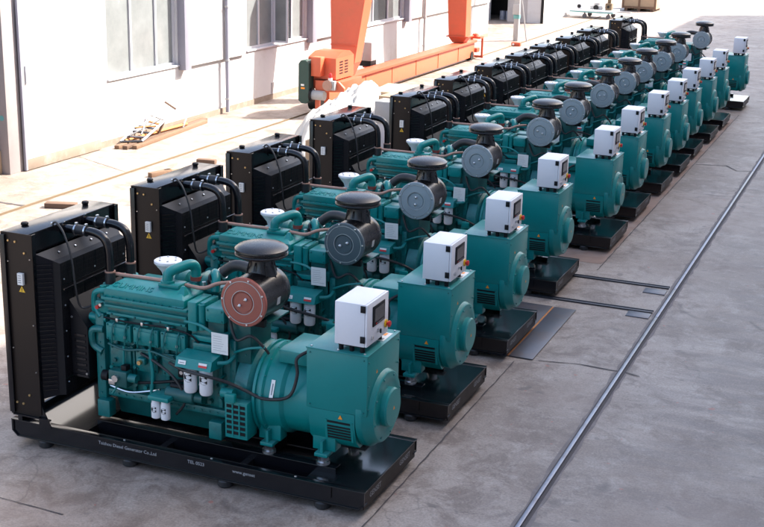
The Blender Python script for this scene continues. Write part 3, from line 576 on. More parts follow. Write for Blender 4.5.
    for x in (2.30, 2.49):
        c = MB().lathe((x, -0.60, 0.97), (0, 0, 1), [(0.04, 0), (0.062, 0.008), (0.072, 0.03), (0.072, 0.275), (0.066, 0.285), (0.066, 0.31)], WHITE, 24)
        f = c.build('oil_filter', g)
        k = MB().text('C', 0.125, BLACKM, xform((x, -0.6725, 1.155), (1, 0, 0), (0, 0, 1)), 0.002, bend=0.0725, offset=0.009)
        k.build('letter_mark', f)
    for x in (1.87, 1.99):
        c = MB().lathe((x, -0.62, 0.60), (0, 0, 1), [(0.035, 0), (0.05, 0.01), (0.052, 0.03), (0.052, 0.17), (0.045, 0.19), (0.045, 0.215)], WHITE, 20)
        f = c.build('fuel_filter', g)
        MB().text('C', 0.08, BLACKM, xform((x, -0.6725, 0.71), (1, 0, 0), (0, 0, 1)), 0.002, bend=0.0525, offset=0.006).build('letter_mark', f)
    MB().box(1.80, 2.06, -0.68, -0.42, 0.8155, 0.87, TEAL, 0.015).build('fuel_filter_head', g)
    # black hoses
    c = MB().tube([(2.05, -0.58, 1.22), (2.3, -0.69, 1.21), (2.55, -0.70, 1.19), (2.75, -0.60, 1.12), (2.95, -0.52, 1.02), (3.15, -0.50, 0.96), (3.42, -0.47, 1.02), (3.50, -0.43, 1.25), (3.48, -0.40, 1.42), (3.58, -0.33, 1.50)], 0.018, RUBBER, 9)
    c.build('cable_loom', g)
    MB().tube([(2.70, -0.38, 1.75), (2.82, -0.46, 1.55), (3.0, -0.47, 1.62), (3.12, -0.42, 1.50), (3.16, -0.38, 1.42)], 0.016, RUBBER, 8).build('cable_loom', g)
    MB().tube([(1.62, -0.47, 1.22), (1.85, -0.52, 1.16), (2.1, -0.55, 1.02), (2.22, -0.56, 0.80), (2.1, -0.55, 0.62)], 0.016, RUBBER, 8).build('cable_loom', g)
    # ---- flywheel housing
    b = MB(); AZ = 0.95
    b.lathe((2.741, 0, AZ), (1, 0, 0), [(0.42, 0), (0.50, 0.02), (0.50, 0.17), (0.47, 0.20), (0.44, 0.24)], TEALD, 48)
    b.box(2.71, 2.98, -0.60, -0.38, 0.53, 0.95, TEAL, 0.012)
    for zz in (0.58, 0.64, 0.70, 0.76, 0.82, 0.88): b.box(2.735, 2.955, -0.606, -0.6005, zz, zz+0.034, BLACKM)
    for x in (2.80, 2.88): b.box(x, x+0.016, -0.61, -0.6065, 0.56, 0.93, TEAL)
    b.box(2.74, 2.86, -0.66, -0.601, 0.955, 1.05, TEAL, 0.01); b.cyl((2.66, -0.56, 1.02), (2.80, -0.56, 1.02), 0.055, TEAL, 16)
    b.build('flywheel_housing', g)
    # ---- alternator
    b = MB()
    b.lathe((2.982, 0, AZ), (1, 0, 0), [(0.44, 0), (0.515, 0.005), (0.515, 0.035), (0.49, 0.04), (0.49, 0.075), (0.515, 0.08), (0.515, 0.11), (0.485, 0.13), (0.465, 0.30), (0.43, 0.34), (0.425, 1.17)], TEAL, 56)
    for k in range(16):
        a = k*math.pi/8+0.2; b.bolt((2.982+0.111, 0.5*math.cos(a), AZ+0.5*math.sin(a)), (1, 0, 0), 0.012, TEALD)
    b.prism([(-0.432, 0.9775), (-0.432, 0.84), (-0.39, 0.66), (-0.28, 0.55), (0.28, 0.55), (0.39, 0.66), (0.432, 0.84), (0.432, 0.9775)], 'x', 3.62, 4.14, TEAL)
    b.box(3.20, 3.58, -0.30, 0.30, 1.36, 1.50, TEAL, 0.01)
    for (x) in (3.06, 3.70):
        for sy in (-1, 1):
            ya, yb = sorted((sy*0.22, sy*0.375)); b.box(x-0.06, x+0.20, ya, yb, 0.49, 0.74, TEAL, 0.008)
            ya, yb = sorted((sy*0.26, sy*0.47)); b.box(x, x+0.15, ya, yb, 0.45, 0.4895, TEAL, 0.006)
            ya, yb = sorted((sy*0.3755, sy*0.45)); b.prism([(x+0.06, 0.49), (x+0.09, 0.49), (x+0.09, 0.62), (x+0.06, 0.62)], 'y', ya, yb, TEAL)
    alt = b.build('alternator', g)
    for x in (3.06, 3.70):
        for sy in (-1, 1):
            MB().lathe((x+0.075, sy*0.40, 0.358), (0, 0, 1), [(0.075, 0), (0.075, 0.03), (0.06, 0.04), (0.06, 0.08), (0.065, 0.092)], CHROME, 16).build('mount', alt)
    c = MB()
    c.lathe((4.152, 0, AZ), (1, 0, 0), [(0.445, 0), (0.445, 0.06), (0.437, 0.075), (0.405, 0.11), (0.385, 0.16), (0.37, 0.172), (0.30, 0.178), (0.285, 0.172), (0.205, 0.172)], TEAL, 56)
    for k in range(10):
        a = k*math.pi/5+0.15; c.bolt((4.152+0.072, 0.42*math.cos(a), AZ+0.42*math.sin(a)), (1, 0, 0), 0.013, TEALD)
    for k in range(8):
        a = k*math.pi/4+0.3; c.bolt((4.326, 0.34*math.cos(a), AZ+0.34*math.sin(a)), (1, 0, 0), 0.012, TEALD)
    bell = c.build('end_bell', alt)
    c = MB().lathe((4.318, 0, AZ), (1, 0, 0), [(0.212, 0), (0.212, 0.062), (0.198, 0.080), (0.06, 0.084), (0, 0.084)], TEAL, 40)
    c.prism([(-0.022, AZ-0.02), (0.022, AZ-0.02), (0, AZ+0.02)], 'x', 4.4025, 4.4035, ORANGESTK); c.build('end_cover', bell)
    c = MB()
    nn = Vector((0, -0.18, 0.042*-1)).normalized()
    for k in range(5):
        z = 0.81-k*0.034; y = -0.39-0.042*(z-0.66)/0.18
        c.box(3.83, 4.09, y-0.006, y+0.003, z-0.009, z+0.009, BLACKM)
    c.box(3.83, 4.09, -0.4365, -0.4325, 0.85, 0.872, BLACKM)
    for x in (3.80, 4.095): c.hull([(x, -0.440, 0.885), (x+0.025, -0.440, 0.885), (x+0.025, -0.43, 0.885), (x, -0.43, 0.885)], [(x, -0.398, 0.65), (x+0.025, -0.398, 0.65), (x+0.025, -0.385, 0.65), (x, -0.385, 0.65)], TEAL)
    c.build('vent_grille', alt)
    c = MB().box(-0.10, 0.10, -0.022, 0.022, 0, 0.002, PAPER, M=xform((3.20, -0.452, 1.105), (0, 0.37, 0.93), (-1, 0, 0))); c.box(-0.06, 0.06, -0.008, 0.006, 0.0022, 0.003, LETTERG, M=xform((3.20, -0.452, 1.105), (0, 0.37, 0.93), (-1, 0, 0))); c.build('rating_plate', alt)
    c = MB().prism([(3.955, 0.905), (4.005, 0.905), (3.98, 0.95)], 'y', -0.438, -0.4345, ORANGESTK); c.build('warning_sign', alt)
    b = MB()
    b.box(3.59, 4.273, -0.434, 0.434, 0.979, 1.630, TEAL, 0.006)
    b.box(3.582, 4.281, -0.442, 0.442, 1.6305, 1.644, TEAL, 0.003)
    for (x, y) in ((3.63, -0.40), (4.23, -0.40), (3.63, 0.40), (4.23, 0.40), (3.93, -0.40), (3.93, 0.40)): b.bolt((x, y, 1.644), (0, 0, 1), 0.012, CHROME)
    for z in (1.05, 1.3, 1.56):
        for y in (-0.40, 0.40): b.bolt((4.273, y, z), (1, 0, 0), 0.010, TEALD)
    for x in (3.63, 4.235):
        for z in (1.02, 1.59): b.bolt((x, -0.434, z), (0, -1, 0), 0.009, TEALD)
    tb = b.build('terminal_box', g)
    MB().prism([(-0.20, 1.38), (-0.16, 1.38), (-0.18, 1.42)], 'x', 4.2732, 4.2742, ORANGESTK).build('warning_sign', tb)
    c = MB().box(4.10, 4.24, 0.05, 0.32, 1.6445, 1.6465, PAPER); c.box(4.13, 4.20, 0.22, 0.30, 1.6467, 1.6475, ORANGESTK); c.box(4.12, 4.22, 0.08, 0.14, 1.6467, 1.6475, LETTERG); c.build('sticker', tb)
    # ---- control box
    b = MB(); cx0, cx1, cy0, cy1, cz0, cz1 = 3.889, 4.247, -0.404, 0.159, 1.718, 2.172
    b.box(cx0, cx1-0.028, cy0, cy1, cz0, cz1, WHITEBOX, 0.006)
    for (x, y) in ((cx0+0.05, cy0+0.06), (cx1-0.07, cy0+0.06), (cx0+0.05, cy1-0.06), (cx1-0.07, cy1-0.06), (cx0+0.17, cy0+0.06)):
        b.cyl((x, y, 1.644), (x, y, cz0), 0.026, BLACKM, 12)
    b.box(cx0+0.03, cx1-0.05, cy0+0.03, cy0+0.09, cz0-0.018, cz0-0.0005, BLACKM); b.box(cx0+0.03, cx1-0.05, cy1-0.09, cy1-0.03, cz0-0.018, cz0-0.0005, BLACKM)
    cb = b.build('control_box', g)
    c = MB().box(cx1-0.025, cx1, cy0+0.002, cy1-0.002, cz0+0.002, cz1-0.002, WHITEBOX, 0.006)
    for (y, z) in ((cy0+0.03, cz0+0.03), (cy1-0.03, cz0+0.03), (cy0+0.03, cz1-0.03), (cy1-0.03, cz1-0.03)): c.bolt((cx1, y, z), (1, 0, 0), 0.006, CHROME, 0.004)
    c.build('door', cb)
    for y, sg in ((cy0, -1), (cy1, 1)):
        for z in (cz0+0.045, cz1-0.085):
            MB().box(cx1-0.072, cx1-0.018, y-0.012 if sg < 0 else y+0.0005, y-0.0005 if sg < 0 else y+0.012, z, z+0.072, BLACKM, 0.004).build('hinge', cb)
    c = MB().box(cx1+0.0005, cx1+0.012, -0.27, 0.04, 1.90, 2.115, BLACKM, 0.005); c.box(cx1+0.0125, cx1+0.0145, -0.235, 0.005, 1.945, 2.085, SCREEN)
    for k in range(6): c.box(cx1+0.0125, cx1+0.0155, -0.20+k*0.035, -0.182+k*0.035, 1.912, 1.926, RED if k == 0 else LETTERG)
    c.build('display', cb)
    c = MB().lathe((cx1+0.0005, 0.085, 1.835), (1, 0, 0), [(0.042, 0), (0.042, 0.014), (0.03, 0.016)], YELLOW, 20); c.build('stop_collar', cb)
    c = MB().lathe((cx1+0.016, 0.085, 1.835), (1, 0, 0), [(0.018, 0), (0.018, 0.015), (0.034, 0.02), (0.034, 0.035), (0.022, 0.042), (0, 0.043)], RED, 20); c.build('stop_button', cb)
    c = MB().lathe((cx1+0.0005, -0.13, 1.825), (1, 0, 0), [(0.022, 0), (0.022, 0.01), (0.015, 0.014), (0.015, 0.03), (0, 0.03)], CHROME, 14); c.box(cx1+0.03, cx1+0.045, -0.138, -0.122, 1.80, 1.85, BLACKM, 0.003); c.build('key_switch', cb)
    c = MB().cyl((cx1+0.0005, -0.28, 1.79), (cx1+0.02, -0.28, 1.79), 0.02, CHROME, 12); c.build('door_lock', cb)
    return g, af

gen0, af0 = make_genset()
for o in bpy.data.objects:
    if o.parent: kids.setdefault(o.parent.name, []).append(o)
Y = [0.0, 2.518, 5.023, 8.036, 11.085, 13.606, 16.086, 18.299, 20.513, 22.885, 25.194, 29.054]
DX = [0.0, -0.004, -0.045, -0.167, 0.015, -0.046, -0.012, 0.002, -0.036, 0.0, -0.005, 0.059]
LAB = ['nearest teal generator set, the one with the reddish brown air filter end plate',
       'teal generator set directly behind the one with the reddish brown filter plate',
       'teal generator set whose right end stands over the blue grey steel floor plates',
       'teal generator set beside the steel channels that run across the floor to the rail',
       'teal generator set next beyond the steel floor channels, fifth from the near end',
       'sixth teal generator set from the near end of the row, before its middle gap narrows',
       'seventh teal generator set counting from the one with the reddish brown plate',
       'eighth teal generator set counting from the one with the reddish brown plate',
       'ninth teal generator set from the near end, fourth from the far end of the row',
       'third teal generator set from the far end of the row',
       'teal generator set just before the wide gap near the far end of the row',
       'farthest teal generator set, standing apart beyond the wide gap at the end of the row']
LAB[5] = 'sixth teal generator set counting from the one with the reddish brown plate'
sets = [gen0]
for i in range(1, 12): sets.append(copy_tree(gen0))
def find(o, base):
    return [c for c in bpy.data.objects if c.parent == o and c.name.split('.')[0] == base]
plates = {}
bpy.context.view_layer.update()
for i, o in enumerate(sets):
    o.location = (DX[i], Y[i], 0)
    tag(o, LAB[i], 'generator', 'diesel generator sets in a row')
src_plate = find(af0, 'end_plate')[0].data
def plate_mesh(m):
    d = src_plate.copy(); d.materials[d.materials.find('slate_enamel')] = m; return d
pr, pg = plate_mesh(DISKRED), plate_mesh(DISKGREY)
for i, o in enumerate(sets):
    p = find(find(o, 'air_filter')[0], 'end_plate')[0]
    if i == 0: p.data = pr; p['label'] = 'reddish brown end plate'
    elif i >= 2: p.data = pg
    a = R([0, 20, -42, 8, 70, -20, 35, 110, 5, -60, 25, 50][i]); cen = Vector((2.93, 0, 2.06))
    p.rotation_euler = (0, a, 0); p.location = cen - Matrix.Rotation(a, 3, 'Y') @ cen
    if i in (2, 3, 7, 9):
        for q in find(find(o, 'radiator')[0], 'warning_sign'): bpy.data.objects.remove(q)
    for q in find(o, 'cable_loom'): q.rotation_euler = (R(random.uniform(-1.2, 1.2)), R(random.uniform(-1.0, 1.0)), 0); q.location = (random.uniform(-0.05, 0.02), random.uniform(-0.01, 0.01), random.uniform(-0.02, 0.02))
    for q in find(o, 'vent_hose'): q.location = (0, random.uniform(-0.05, 0.05), 0)
    for q in find(o, 'paper_notice'): q.rotation_euler = (0, R(random.uniform(-1.5, 1.5)), 0); q.location = (random.uniform(-0.02, 0.02), 0, random.uniform(-0.03, 0.03))

# ------------------------------------------------------------------ ground and what is set into it
def sheet(name, poly, z, m, kind='structure'):
    bm = bmesh.new(); bm.faces.new([bm.verts.new((x, y, z)) for x, y in poly]); bmesh.ops.recalc_face_normals(bm, faces=bm.faces)
    for f in bm.faces:
        if f.normal.z < 0: f.normal_flip()
    me = bpy.data.meshes.new(name); bm.to_mesh(me); bm.free(); me.materials.append(m)
    o = bpy.data.objects.new(name, me); COL.objects.link(o); tag(o, kind=kind); return o
sheet('ground', [(-600, -600), (600, -600), (600, 900), (-600, 900)], 0, GROUND)
DIRT = mat('brown_dirt', (0.25, 0.17, 0.135), 0.9, var=0.3, scale=3, dirt=(0.30, 0.25, 0.23), dscale=2, damt=0.8)
SEAM = mat('seam_filler', (0.07, 0.06, 0.06), 0.9, var=0.4, scale=8)
def ragged(x0, x1, y0, y1, n, amp, seed):
    r = random.Random(seed); L = []; 
    for k in range(n+1): L.append((x1 + r.uniform(-amp, amp), y0 + (y1-y0)*k/n))
    for k in range(n, -1, -1): L.append((x0 + r.uniform(-amp, amp), y0 + (y1-y0)*k/n))
    return L
sheet('ground_dirt', ragged(3.5, 4.44, 9.6, 26.6, 60, 0.02, 1), 0.004, DIRT)
b = MB()
def joint(pts, w, seed):
    r = random.Random(seed); n = 0
    P = []
    for (a, c) in zip(pts, pts[1:]):
        k = max(2, int(math.dist(a, c)/0.12))
        P += [(a[0]+(c[0]-a[0])*t/k, a[1]+(c[1]-a[1])*t/k) for t in range(k)]
    P.append(pts[-1])
    Lf = []; Rt = []
    for i, p in enumerate(P):
        q = P[min(i+1, len(P)-1)]; o = P[max(i-1, 0)]; dx, dy = q[0]-o[0], q[1]-o[1]; l = math.hypot(dx, dy) or 1
        ww = w*r.uniform(0.5, 1.3); j = r.uniform(-0.006, 0.006)
        Lf.append((p[0]-dy/l*(ww/2+j), p[1]+dx/l*(ww/2+j))); Rt.append((p[0]+dy/l*(ww/2-j), p[1]-dx/l*(ww/2-j)))
    for i in range(len(P)-1):
        vs = [b.bm.verts.new((x, y, 0.008)) for (x, y) in (Lf[i], Rt[i], Rt[i+1], Lf[i+1])]
        f = b.bm.faces.new(vs); f.material_index = b.mi(SEAM)
joint([(4.455, -4.0), (4.455, 4.3)], 0.017, 1); joint([(4.455, 9.2), (4.455, 27.5)], 0.015, 2)
joint([(4.75, 4.48), (5.3, 4.60), (5.83, 4.56)], 0.024, 3); joint([(5.95, 4.57), (6.15, 4.50)], 0.03, 4)
joint([(-2.0, -1.9), (0.78, -1.93), (1.6, -1.95)], 0.014, 5)
joint([(-8.9, 8.40), (-6.98, 8.40)], 0.09, 6); joint([(-8.9, 7.5), (-6.98, 7.35)], 0.05, 7); joint([(-6.0, 7.12), (-3.2, 6.6)], 0.05, 8)
joint([(-8.9, 12.9), (-7.0, 12.0)], 0.02, 9); joint([(4.5, 19.3), (5.2, 19.5), (5.5, 19.0), (5.82, 19.1)], 0.03, 10); joint([(4.5, 16.0), (5.82, 16.1)], 0.014, 11)
for f in b.bm.faces:
    f.normal_update()
o = b.build('ground_joint', smooth=False); tag(o, kind='structure')
# crane rail in the floor: a groove and a steel head
RDIRT = mat('rail_dirt', (0.17, 0.145, 0.138), 0.9, var=0.45, scale=5, dirt=(0.25, 0.225, 0.215), dscale=3, damt=0.9)
sheet('rail_dirt', ragged(5.80, 5.975, -14, 70, 420, 0.018, 9), 0.002, RDIRT)
sheet('rail_groove', [(5.835, -14), (5.945, -14), (5.945, 70), (5.835, 70)], 0.004, SEAM)
b = MB()
yy = -14.0
for y1 in (-0.6, 7.05, 8.62, 19.0, 31.0, 44.0, 70.0):
    b.box(5.857, 5.905, yy+0.006, y1-0.006, 0.0, 0.026, STEEL, 0.006); yy = y1
tag(b.build('crane_rail'), 'long polished steel rail set in the concrete floor right of the generators', 'rail')
b = MB()
for (y0, y1) in ((-12, 6), (6, 18), (18, 30), (30, 42), (42, 58)):
    b.box(-6.93, -6.892, y0+0.004, y1-0.004, 0.0, 0.03, PALERUST, 0.006); b.box(-6.95, -6.87, y0+0.004, y1-0.004, 0.0, 0.008, PALERUST)
tag(b.build('crane_rail'), 'thin rusty rail on the sunlit ground beside the white workshop', 'rail')
# steel floor channels across to the rail
for (y, lab) in ((8.72, 'long dark steel channel in the floor, the one farther from the rusty plates'), (7.33, 'long dark steel channel in the floor, the one nearer the rusty plates')):
    b = MB(); b.box(3.0, 5.78, y-0.07, y-0.045, 0, 0.022, STEELD, 0.003); b.box(3.0, 5.78, y+0.03, y+0.055, 0, 0.022, STEELD, 0.003); b.box(3.0, 5.78, y-0.045, y+0.03, 0, 0.010, STEELP)
    tag(b.build('floor_channel'), lab, 'channel', 'steel floor channels')
for (y, lab) in ((8.42, 'small steel cover plate against the rail, by the farther floor channel'), (7.10, 'small steel cover plate against the rail, by the nearer floor channel')):
    tag(MB().box(5.42, 5.775, y-0.13, y+0.13, 0.0, 0.014, STEELP, 0.004).build('cover_plate'), lab, 'plate', 'cover plates at the rail')
b = MB().box(4.33, 4.675, 4.46, 6.86, 0.010, 0.020, STEELP, 0.002); b.box(4.30, 4.33, 4.47, 6.85, 0.009, 0.016, RUST)
tag(b.build('floor_plate'), 'narrow blue grey steel plate on the floor with a rusty orange left edge', 'plate')
tag(MB().box(3.30, 4.297, 4.42, 6.88, 0.010, 0.018, STEELP, 0.002).build('floor_plate'), 'wide steel floor plate partly under the third generator set', 'plate')

# ------------------------------------------------------------------ white workshop on the left
WX = -9.05
shop = empty('workshop_building', (WX, 27.0, 0)); tag(shop, 'long white sunlit workshop with tall windows behind the orange crane', 'building')
def P(mb, name, par=shop):      # build in world coordinates, keep under its thing
    o = mb.build(name, par); o.matrix_parent_inverse = Matrix.Identity(4)
    off = Vector((0, 0, 0)); q = par
    while q is not None: off += q.location; q = q.parent
    o.data.transform(Matrix.Translation(-off)); return o
b = MB()
wins = [(14.40, 17.62), (21.45, 25.45), (28.6, 33.9)]
ys = [11.1] + [v for w in wins for v in w] + [44.45]
for a, c in zip(ys[0::2], ys[1::2]): b.box(WX-0.3, WX, a, c, 0, 8.0, WALLW)
for a, c in wins:
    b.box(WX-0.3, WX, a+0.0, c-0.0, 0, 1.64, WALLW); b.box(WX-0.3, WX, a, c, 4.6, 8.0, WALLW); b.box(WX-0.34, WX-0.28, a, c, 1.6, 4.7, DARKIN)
for a, c in ((18.02, 21.2), (25.82, 28.3), (34.3, 44.3)): b.box(WX+0.0005, WX+0.10, a, c, 1.56, 8.0, WALLW, 0.004)
b.box(WX-0.3, WX, -6.0, 10.55, 3.9, 8.0, WALLW)
b.box(WX-0.3, WX, 10.55, 11.1, 3.9, 8.0, WALLW)
b.box(-22, WX-0.3005, 44.1, 44.45, 0, 8.0, WALLW)
P(b, 'wall')
b = MB().box(WX-0.45, WX+0.02, 10.55, 11.098, 0, 3.899, PILLAR, 0.01)
b.cyl((WX-0.12, 10.549, 1.25), (WX-0.12, 10.545, 1.25), 0.06, TEALBAND, 12)
P(b, 'door_pillar')
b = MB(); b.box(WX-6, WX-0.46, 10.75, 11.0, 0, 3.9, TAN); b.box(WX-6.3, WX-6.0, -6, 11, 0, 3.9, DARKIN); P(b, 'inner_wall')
for z in (2.05, 1.53):
    P(MB().cyl((WX-0.52, 10.75, z), (WX-0.52, 10.60, z), 0.055, BLACKM, 14), 'wall_bumper')
b = MB().box(-22, WX+0.25, -6, 44.4, 8.0, 8.25, CONC); P(b, 'roof')
b = MB().box(WX+0.002, WX+0.03, 13.9, 44.4, 0.0, 0.16, RUSTW); b.box(WX+0.001, WX+0.02, 23.0, 26.0, 0.16, 0.5, CONC); P(b, 'plinth')
dr = P(MB().box(WX+0.06, WX+0.11, 11.05, 13.86, 0.26, 3.9, DOORW, 0.004).box(WX+0.111, WX+0.118, 11.06, 13.85, 1.75, 1.80, DOORW).box(WX+0.111, WX+0.118, 11.06, 13.85, 2.9, 2.95, DOORW), 'sliding_door')
P(MB().box(WX+0.055, WX+0.115, 11.05, 13.86, 0.02, 0.258, RUSTW, 0.003), 'bottom_rail', dr)
P(MB().box(WX+0.055, WX+0.118, 10.99, 11.048, 0.02, 3.9, FRAMEG, 0.003), 'edge_strip', dr)
h = MB().box(WX+0.111, WX+0.15, 11.12, 11.17, 1.95, 2.35, FRAME, 0.006); P(h, 'handle', dr)
def window(a, c, cuts, dark=(), openleaf=None):
    f = MB(); z0, z1 = 1.645, 4.595; t = 0.07
    f.box(WX-0.16, WX-0.08, a+0.003, c-0.003, z0, z0+t, FRAME); f.box(WX-0.16, WX-0.08, a+0.003, c-0.003, z1-t, z1, FRAME)
    ed = [a+0.003] + cuts + [c-0.003]
    for k, yv in enumerate(ed):
        y0 = yv if k == 0 else (yv-t if k == len(ed)-1 else yv-t/2); f.box(WX-0.159, WX-0.075, y0, y0+t, z0+t+0.001, z1-t-0.001, FRAME)
    f.box(WX-0.158, WX-0.078, a+0.08, c-0.08, 3.7, 3.75, FRAME)
    f.box(WX-0.28, WX+0.05, a-0.03, c+0.03, z0-0.045, z0-0.001, FRAME, 0.004)
    fr = P(f, 'window')
    for k, (u, v) in enumerate(zip(ed, ed[1:])):
        P(MB().box(WX-0.125, WX-0.119, u+0.02, v-0.02, z0+t*0.5, z1-t*0.5, GLASSD if k in dark else GLASS), 'pane', fr)
    if openleaf:
        u = openleaf; l = MB()
        l.box(WX-0.07, WX+0.42, u-0.02, u+0.02, z0+0.06, z0+0.12, FRAME); l.box(WX-0.07, WX+0.42, u-0.02, u+0.02, z1-0.12, z1-0.06, FRAME)
        l.box(WX-0.07, WX-0.01, u-0.02, u+0.02, z0+0.12, z1-0.12, FRAME); l.box(WX+0.36, WX+0.42, u-0.02, u+0.02, z0+0.12, z1-0.12, FRAME)
        l.box(WX-0.01, WX+0.36, u-0.003, u+0.003, z0+0.12, z1-0.12, GLASS); P(l, 'casement', fr)
    return fr
window(*wins[0], [15.57, 16.72]); window(*wins[1], [22.35, 23.25, 24.55], dark=(2,), openleaf=23.3); window(*wins[2], [29.9, 31.1, 32.5], dark=(2,))
for a in (17.66, 25.47, 33.92): P(MB().box(WX+0.001, WX+0.22, a, a+0.30, 1.50, 7.9, FRAMEG, 0.004), 'shade_strip')  # grey strips: shade on the panel sides put into the colour
for (y, x) in ((19.98, WX+0.17), (35.75, WX+0.17)):
    d = MB().cyl((x, y, 0.05), (x, y, 8.0), 0.055, FRAMEG if y < 30 else GREYPOST, 14)
    for z in (0.4, 1.5, 3.0, 4.6): d.cyl((x, y, z), (x, y, z+0.05), 0.07, GREYPOST, 14)
    P(d, 'drainpipe')

# things at the doorway
b = MB(); b.box(-9.80, -9.24, 10.14, 10.54, 0.0, 0.52, WOODP, 0.004); b.box(-9.81, -9.23, 10.13, 10.1395, 0.02, 0.10, WOOD); b.box(-9.81, -9.23, 10.13, 10.1395, 0.40, 0.48, WOOD)
tag(b.build('wooden_box'), 'pale wooden box standing inside the workshop doorway', 'box')
b = MB().lathe((-9.34, 10.36, 0.52), (0, 0, 1), [(0.055, 0), (0.06, 0.01), (0.06, 0.20), (0.045, 0.24), (0.02, 0.26), (0.02, 0.30)], RED, 16)
b.box(-9.37, -9.30, 10.34, 10.38, 0.82, 0.85, BLACKM, 0.005); b.tube([(-9.31, 10.34, 0.82), (-9.26, 10.31, 0.75), (-9.27, 10.30, 0.62)], 0.010, BLACKM, 6); b.cyl((-9.34, 10.36, 0.60), (-9.34, 10.36, 0.66), 0.061, PAPER, 16)
tag(b.build('fire_extinguisher'), 'red fire extinguisher on the pale box in the workshop doorway', 'extinguisher')

# planks and the leaning steel frame by the wall
for k, (x0, y0, x1, y1, z, lab) in enumerate(((-8.66, 14.1, -9.0, 18.7, 0.0, 'long timber plank on the ground nearest the white wall'), (-8.46, 14.15, -8.80, 18.6, 0.0, 'long timber plank lying in the middle of three by the white wall'), (-8.28, 14.3, -8.66, 18.35, 0.0, 'long timber plank lying outermost of three by the white wall'))):
    L = math.hypot(x1-x0, y1-y0); a = math.atan2(y1-y0, x1-x0)
    o = MB().box(0, L, -0.065, 0.065, 0, 0.09, (WOOD, WOODD, WOOD)[k], 0.006).build('timber_plank', loc=(x0, y0, z)); o.rotation_euler = (0, 0, a); tag(o, lab, 'plank', 'planks by the workshop wall')
fr = empty('steel_frame', (-8.55, 14.6, 0.10)); tag(fr, 'pale welded ladder frame leaning over the timber planks at the wall', 'metal frame')
def bar(mb, p, q, w, m): mb.tube([p, q], w, m, 4, smooth=False)
b = MB()
A0, A1 = Vector((-8.78, 14.45, 0.12)), Vector((-8.72, 16.38, 0.86)); B0, B1 = Vector((-8.36, 14.75, 0.12)), Vector((-8.36, 16.42, 0.66))
bar(b, A0, A1, 0.035, BLUEDRUM); bar(b, B0, B1, 0.035, BLUEDRUM)
P(b, 'side_rail', fr)
for t, m in ((0.0, STEELD), (0.12, STEELP), (0.25, STEELD), (0.38, STEELP), (0.52, RUST), (0.66, GREYPOST), (1.0, WOODD)):
    b = MB(); bar(b, A0.lerp(A1, t), B0.lerp(B1, t), 0.028, m); P(b, 'rung', fr)
for (u0, v0, u1, v1, m) in ((0.1, 0.2, 0.6, 0.8, STEELD), (0.15, 0.7, 0.55, 0.1, STEELP), (0.3, 0.05, 0.42, 0.95, RUST), (0.45, 0.3, 0.7, 0.5, GREYPOST)):
    b = MB(); bar(b, A0.lerp(A1, u0).lerp(B0.lerp(B1, u0), v0) + Vector((0, 0, 0.04)), A0.lerp(A1, u1).lerp(B0.lerp(B1, u1), v1) + Vector((0, 0, 0.04)), 0.022, m); P(b, 'brace', fr)
b = MB(); bar(b, (-8.75, 14.6, 0.12), (-8.55, 17.2, 0.16), 0.045, RUST); bar(b, (-8.6, 15.9, 0.12), (-8.5, 16.0, 0.40), 0.035, WOODD); bar(b, (-8.55, 17.0, 0.1), (-8.5, 17.1, 0.34), 0.03, FRAME)
tag(b.build('scrap_bar'), 'rusty steel bar with short uprights lying among the planks', 'scrap metal')

# loose timbers near the crane rail
for (x, y, l, w, a, m, lab) in ((-6.25, 8.62, 0.62, 0.20, 20, WOODD, 'dark brown timber block on the sunlit ground behind the nearest radiator'), (-6.15, 12.1, 0.62, 0.13, 75, WOOD, 'orange brown timber offcut behind the second radiator'),
                                (-6.02, 12.45, 0.5, 0.10, 60, WOODP, 'pale timber offcut beside the orange brown one'), (-5.9, 13.7, 0.45, 0.16, 10, WOODD, 'small dark timber offcut behind the third radiator')):
    o = MB().box(-l/2, l/2, -w/2, w/2, 0, 0.10, m, 0.006).build('timber_block', loc=(x, y, 0)); o.rotation_euler = (0, 0, R(a)); tag(o, lab, 'timber')

# ------------------------------------------------------------------ orange crane
cr = empty('gantry_crane', (-6.95, 29.0, 0)); tag(cr, 'orange gantry crane with two legs standing beside the white workshop', 'crane')
def leg(xc, y0, y1, yt0, yt1, wb, wt, zb, zt):
    b = MB()
    b.hull([(xc-wb/2, y0, zb), (xc+wb/2, y0, zb), (xc+wb/2, y1, zb), (xc-wb/2, y1, zb)], [(xc-wt/2, yt0, zt), (xc+wt/2, yt0, zt), (xc+wt/2, yt1, zt), (xc-wt/2, yt1, zt)], ORANGE)
    return b
b = leg(-6.98, 23.75, 24.25, 24.5, 25.2, 0.78, 1.75, 1.20, 6.2)
b.hull([(-7.22, 23.80, 0.80), (-6.74, 23.80, 0.80), (-6.74, 24.15, 0.80), (-7.22, 24.15, 0.80)], [(-7.37, 23.75, 1.199), (-6.59, 23.75, 1.199), (-6.59, 24.25, 1.199), (-7.37, 24.25, 1.199)], ORANGED)
b.box(-7.40, -6.56, 23.735, 23.749, 1.70, 1.74, ORANGED); P(b, 'leg', cr)
b = leg(-7.0, 34.3, 34.85, 33.8, 34.4, 0.68, 0.98, 1.02, 6.2)
b.hull([(-7.20, 34.35, 0.79), (-6.76, 34.35, 0.79), (-6.76, 34.8, 0.79), (-7.20, 34.8, 0.79)], [(-7.35, 34.3, 1.005), (-6.61, 34.3, 1.005), (-6.61, 34.85, 1.005), (-7.35, 34.85, 1.005)], ORANGED)
b.box(-7.42, -6.54, 34.23, 34.92, 1.006, 1.05, ORANGED, 0.004); P(b, 'leg', cr)
b = MB(); b.box(-7.05, -6.75, 22.3, 35.7, 0.14, 0.70, ORANGE, 0.006); b.box(-7.14, -6.66, 22.3, 35.75, 0.701, 0.785, ORANGED, 0.006)
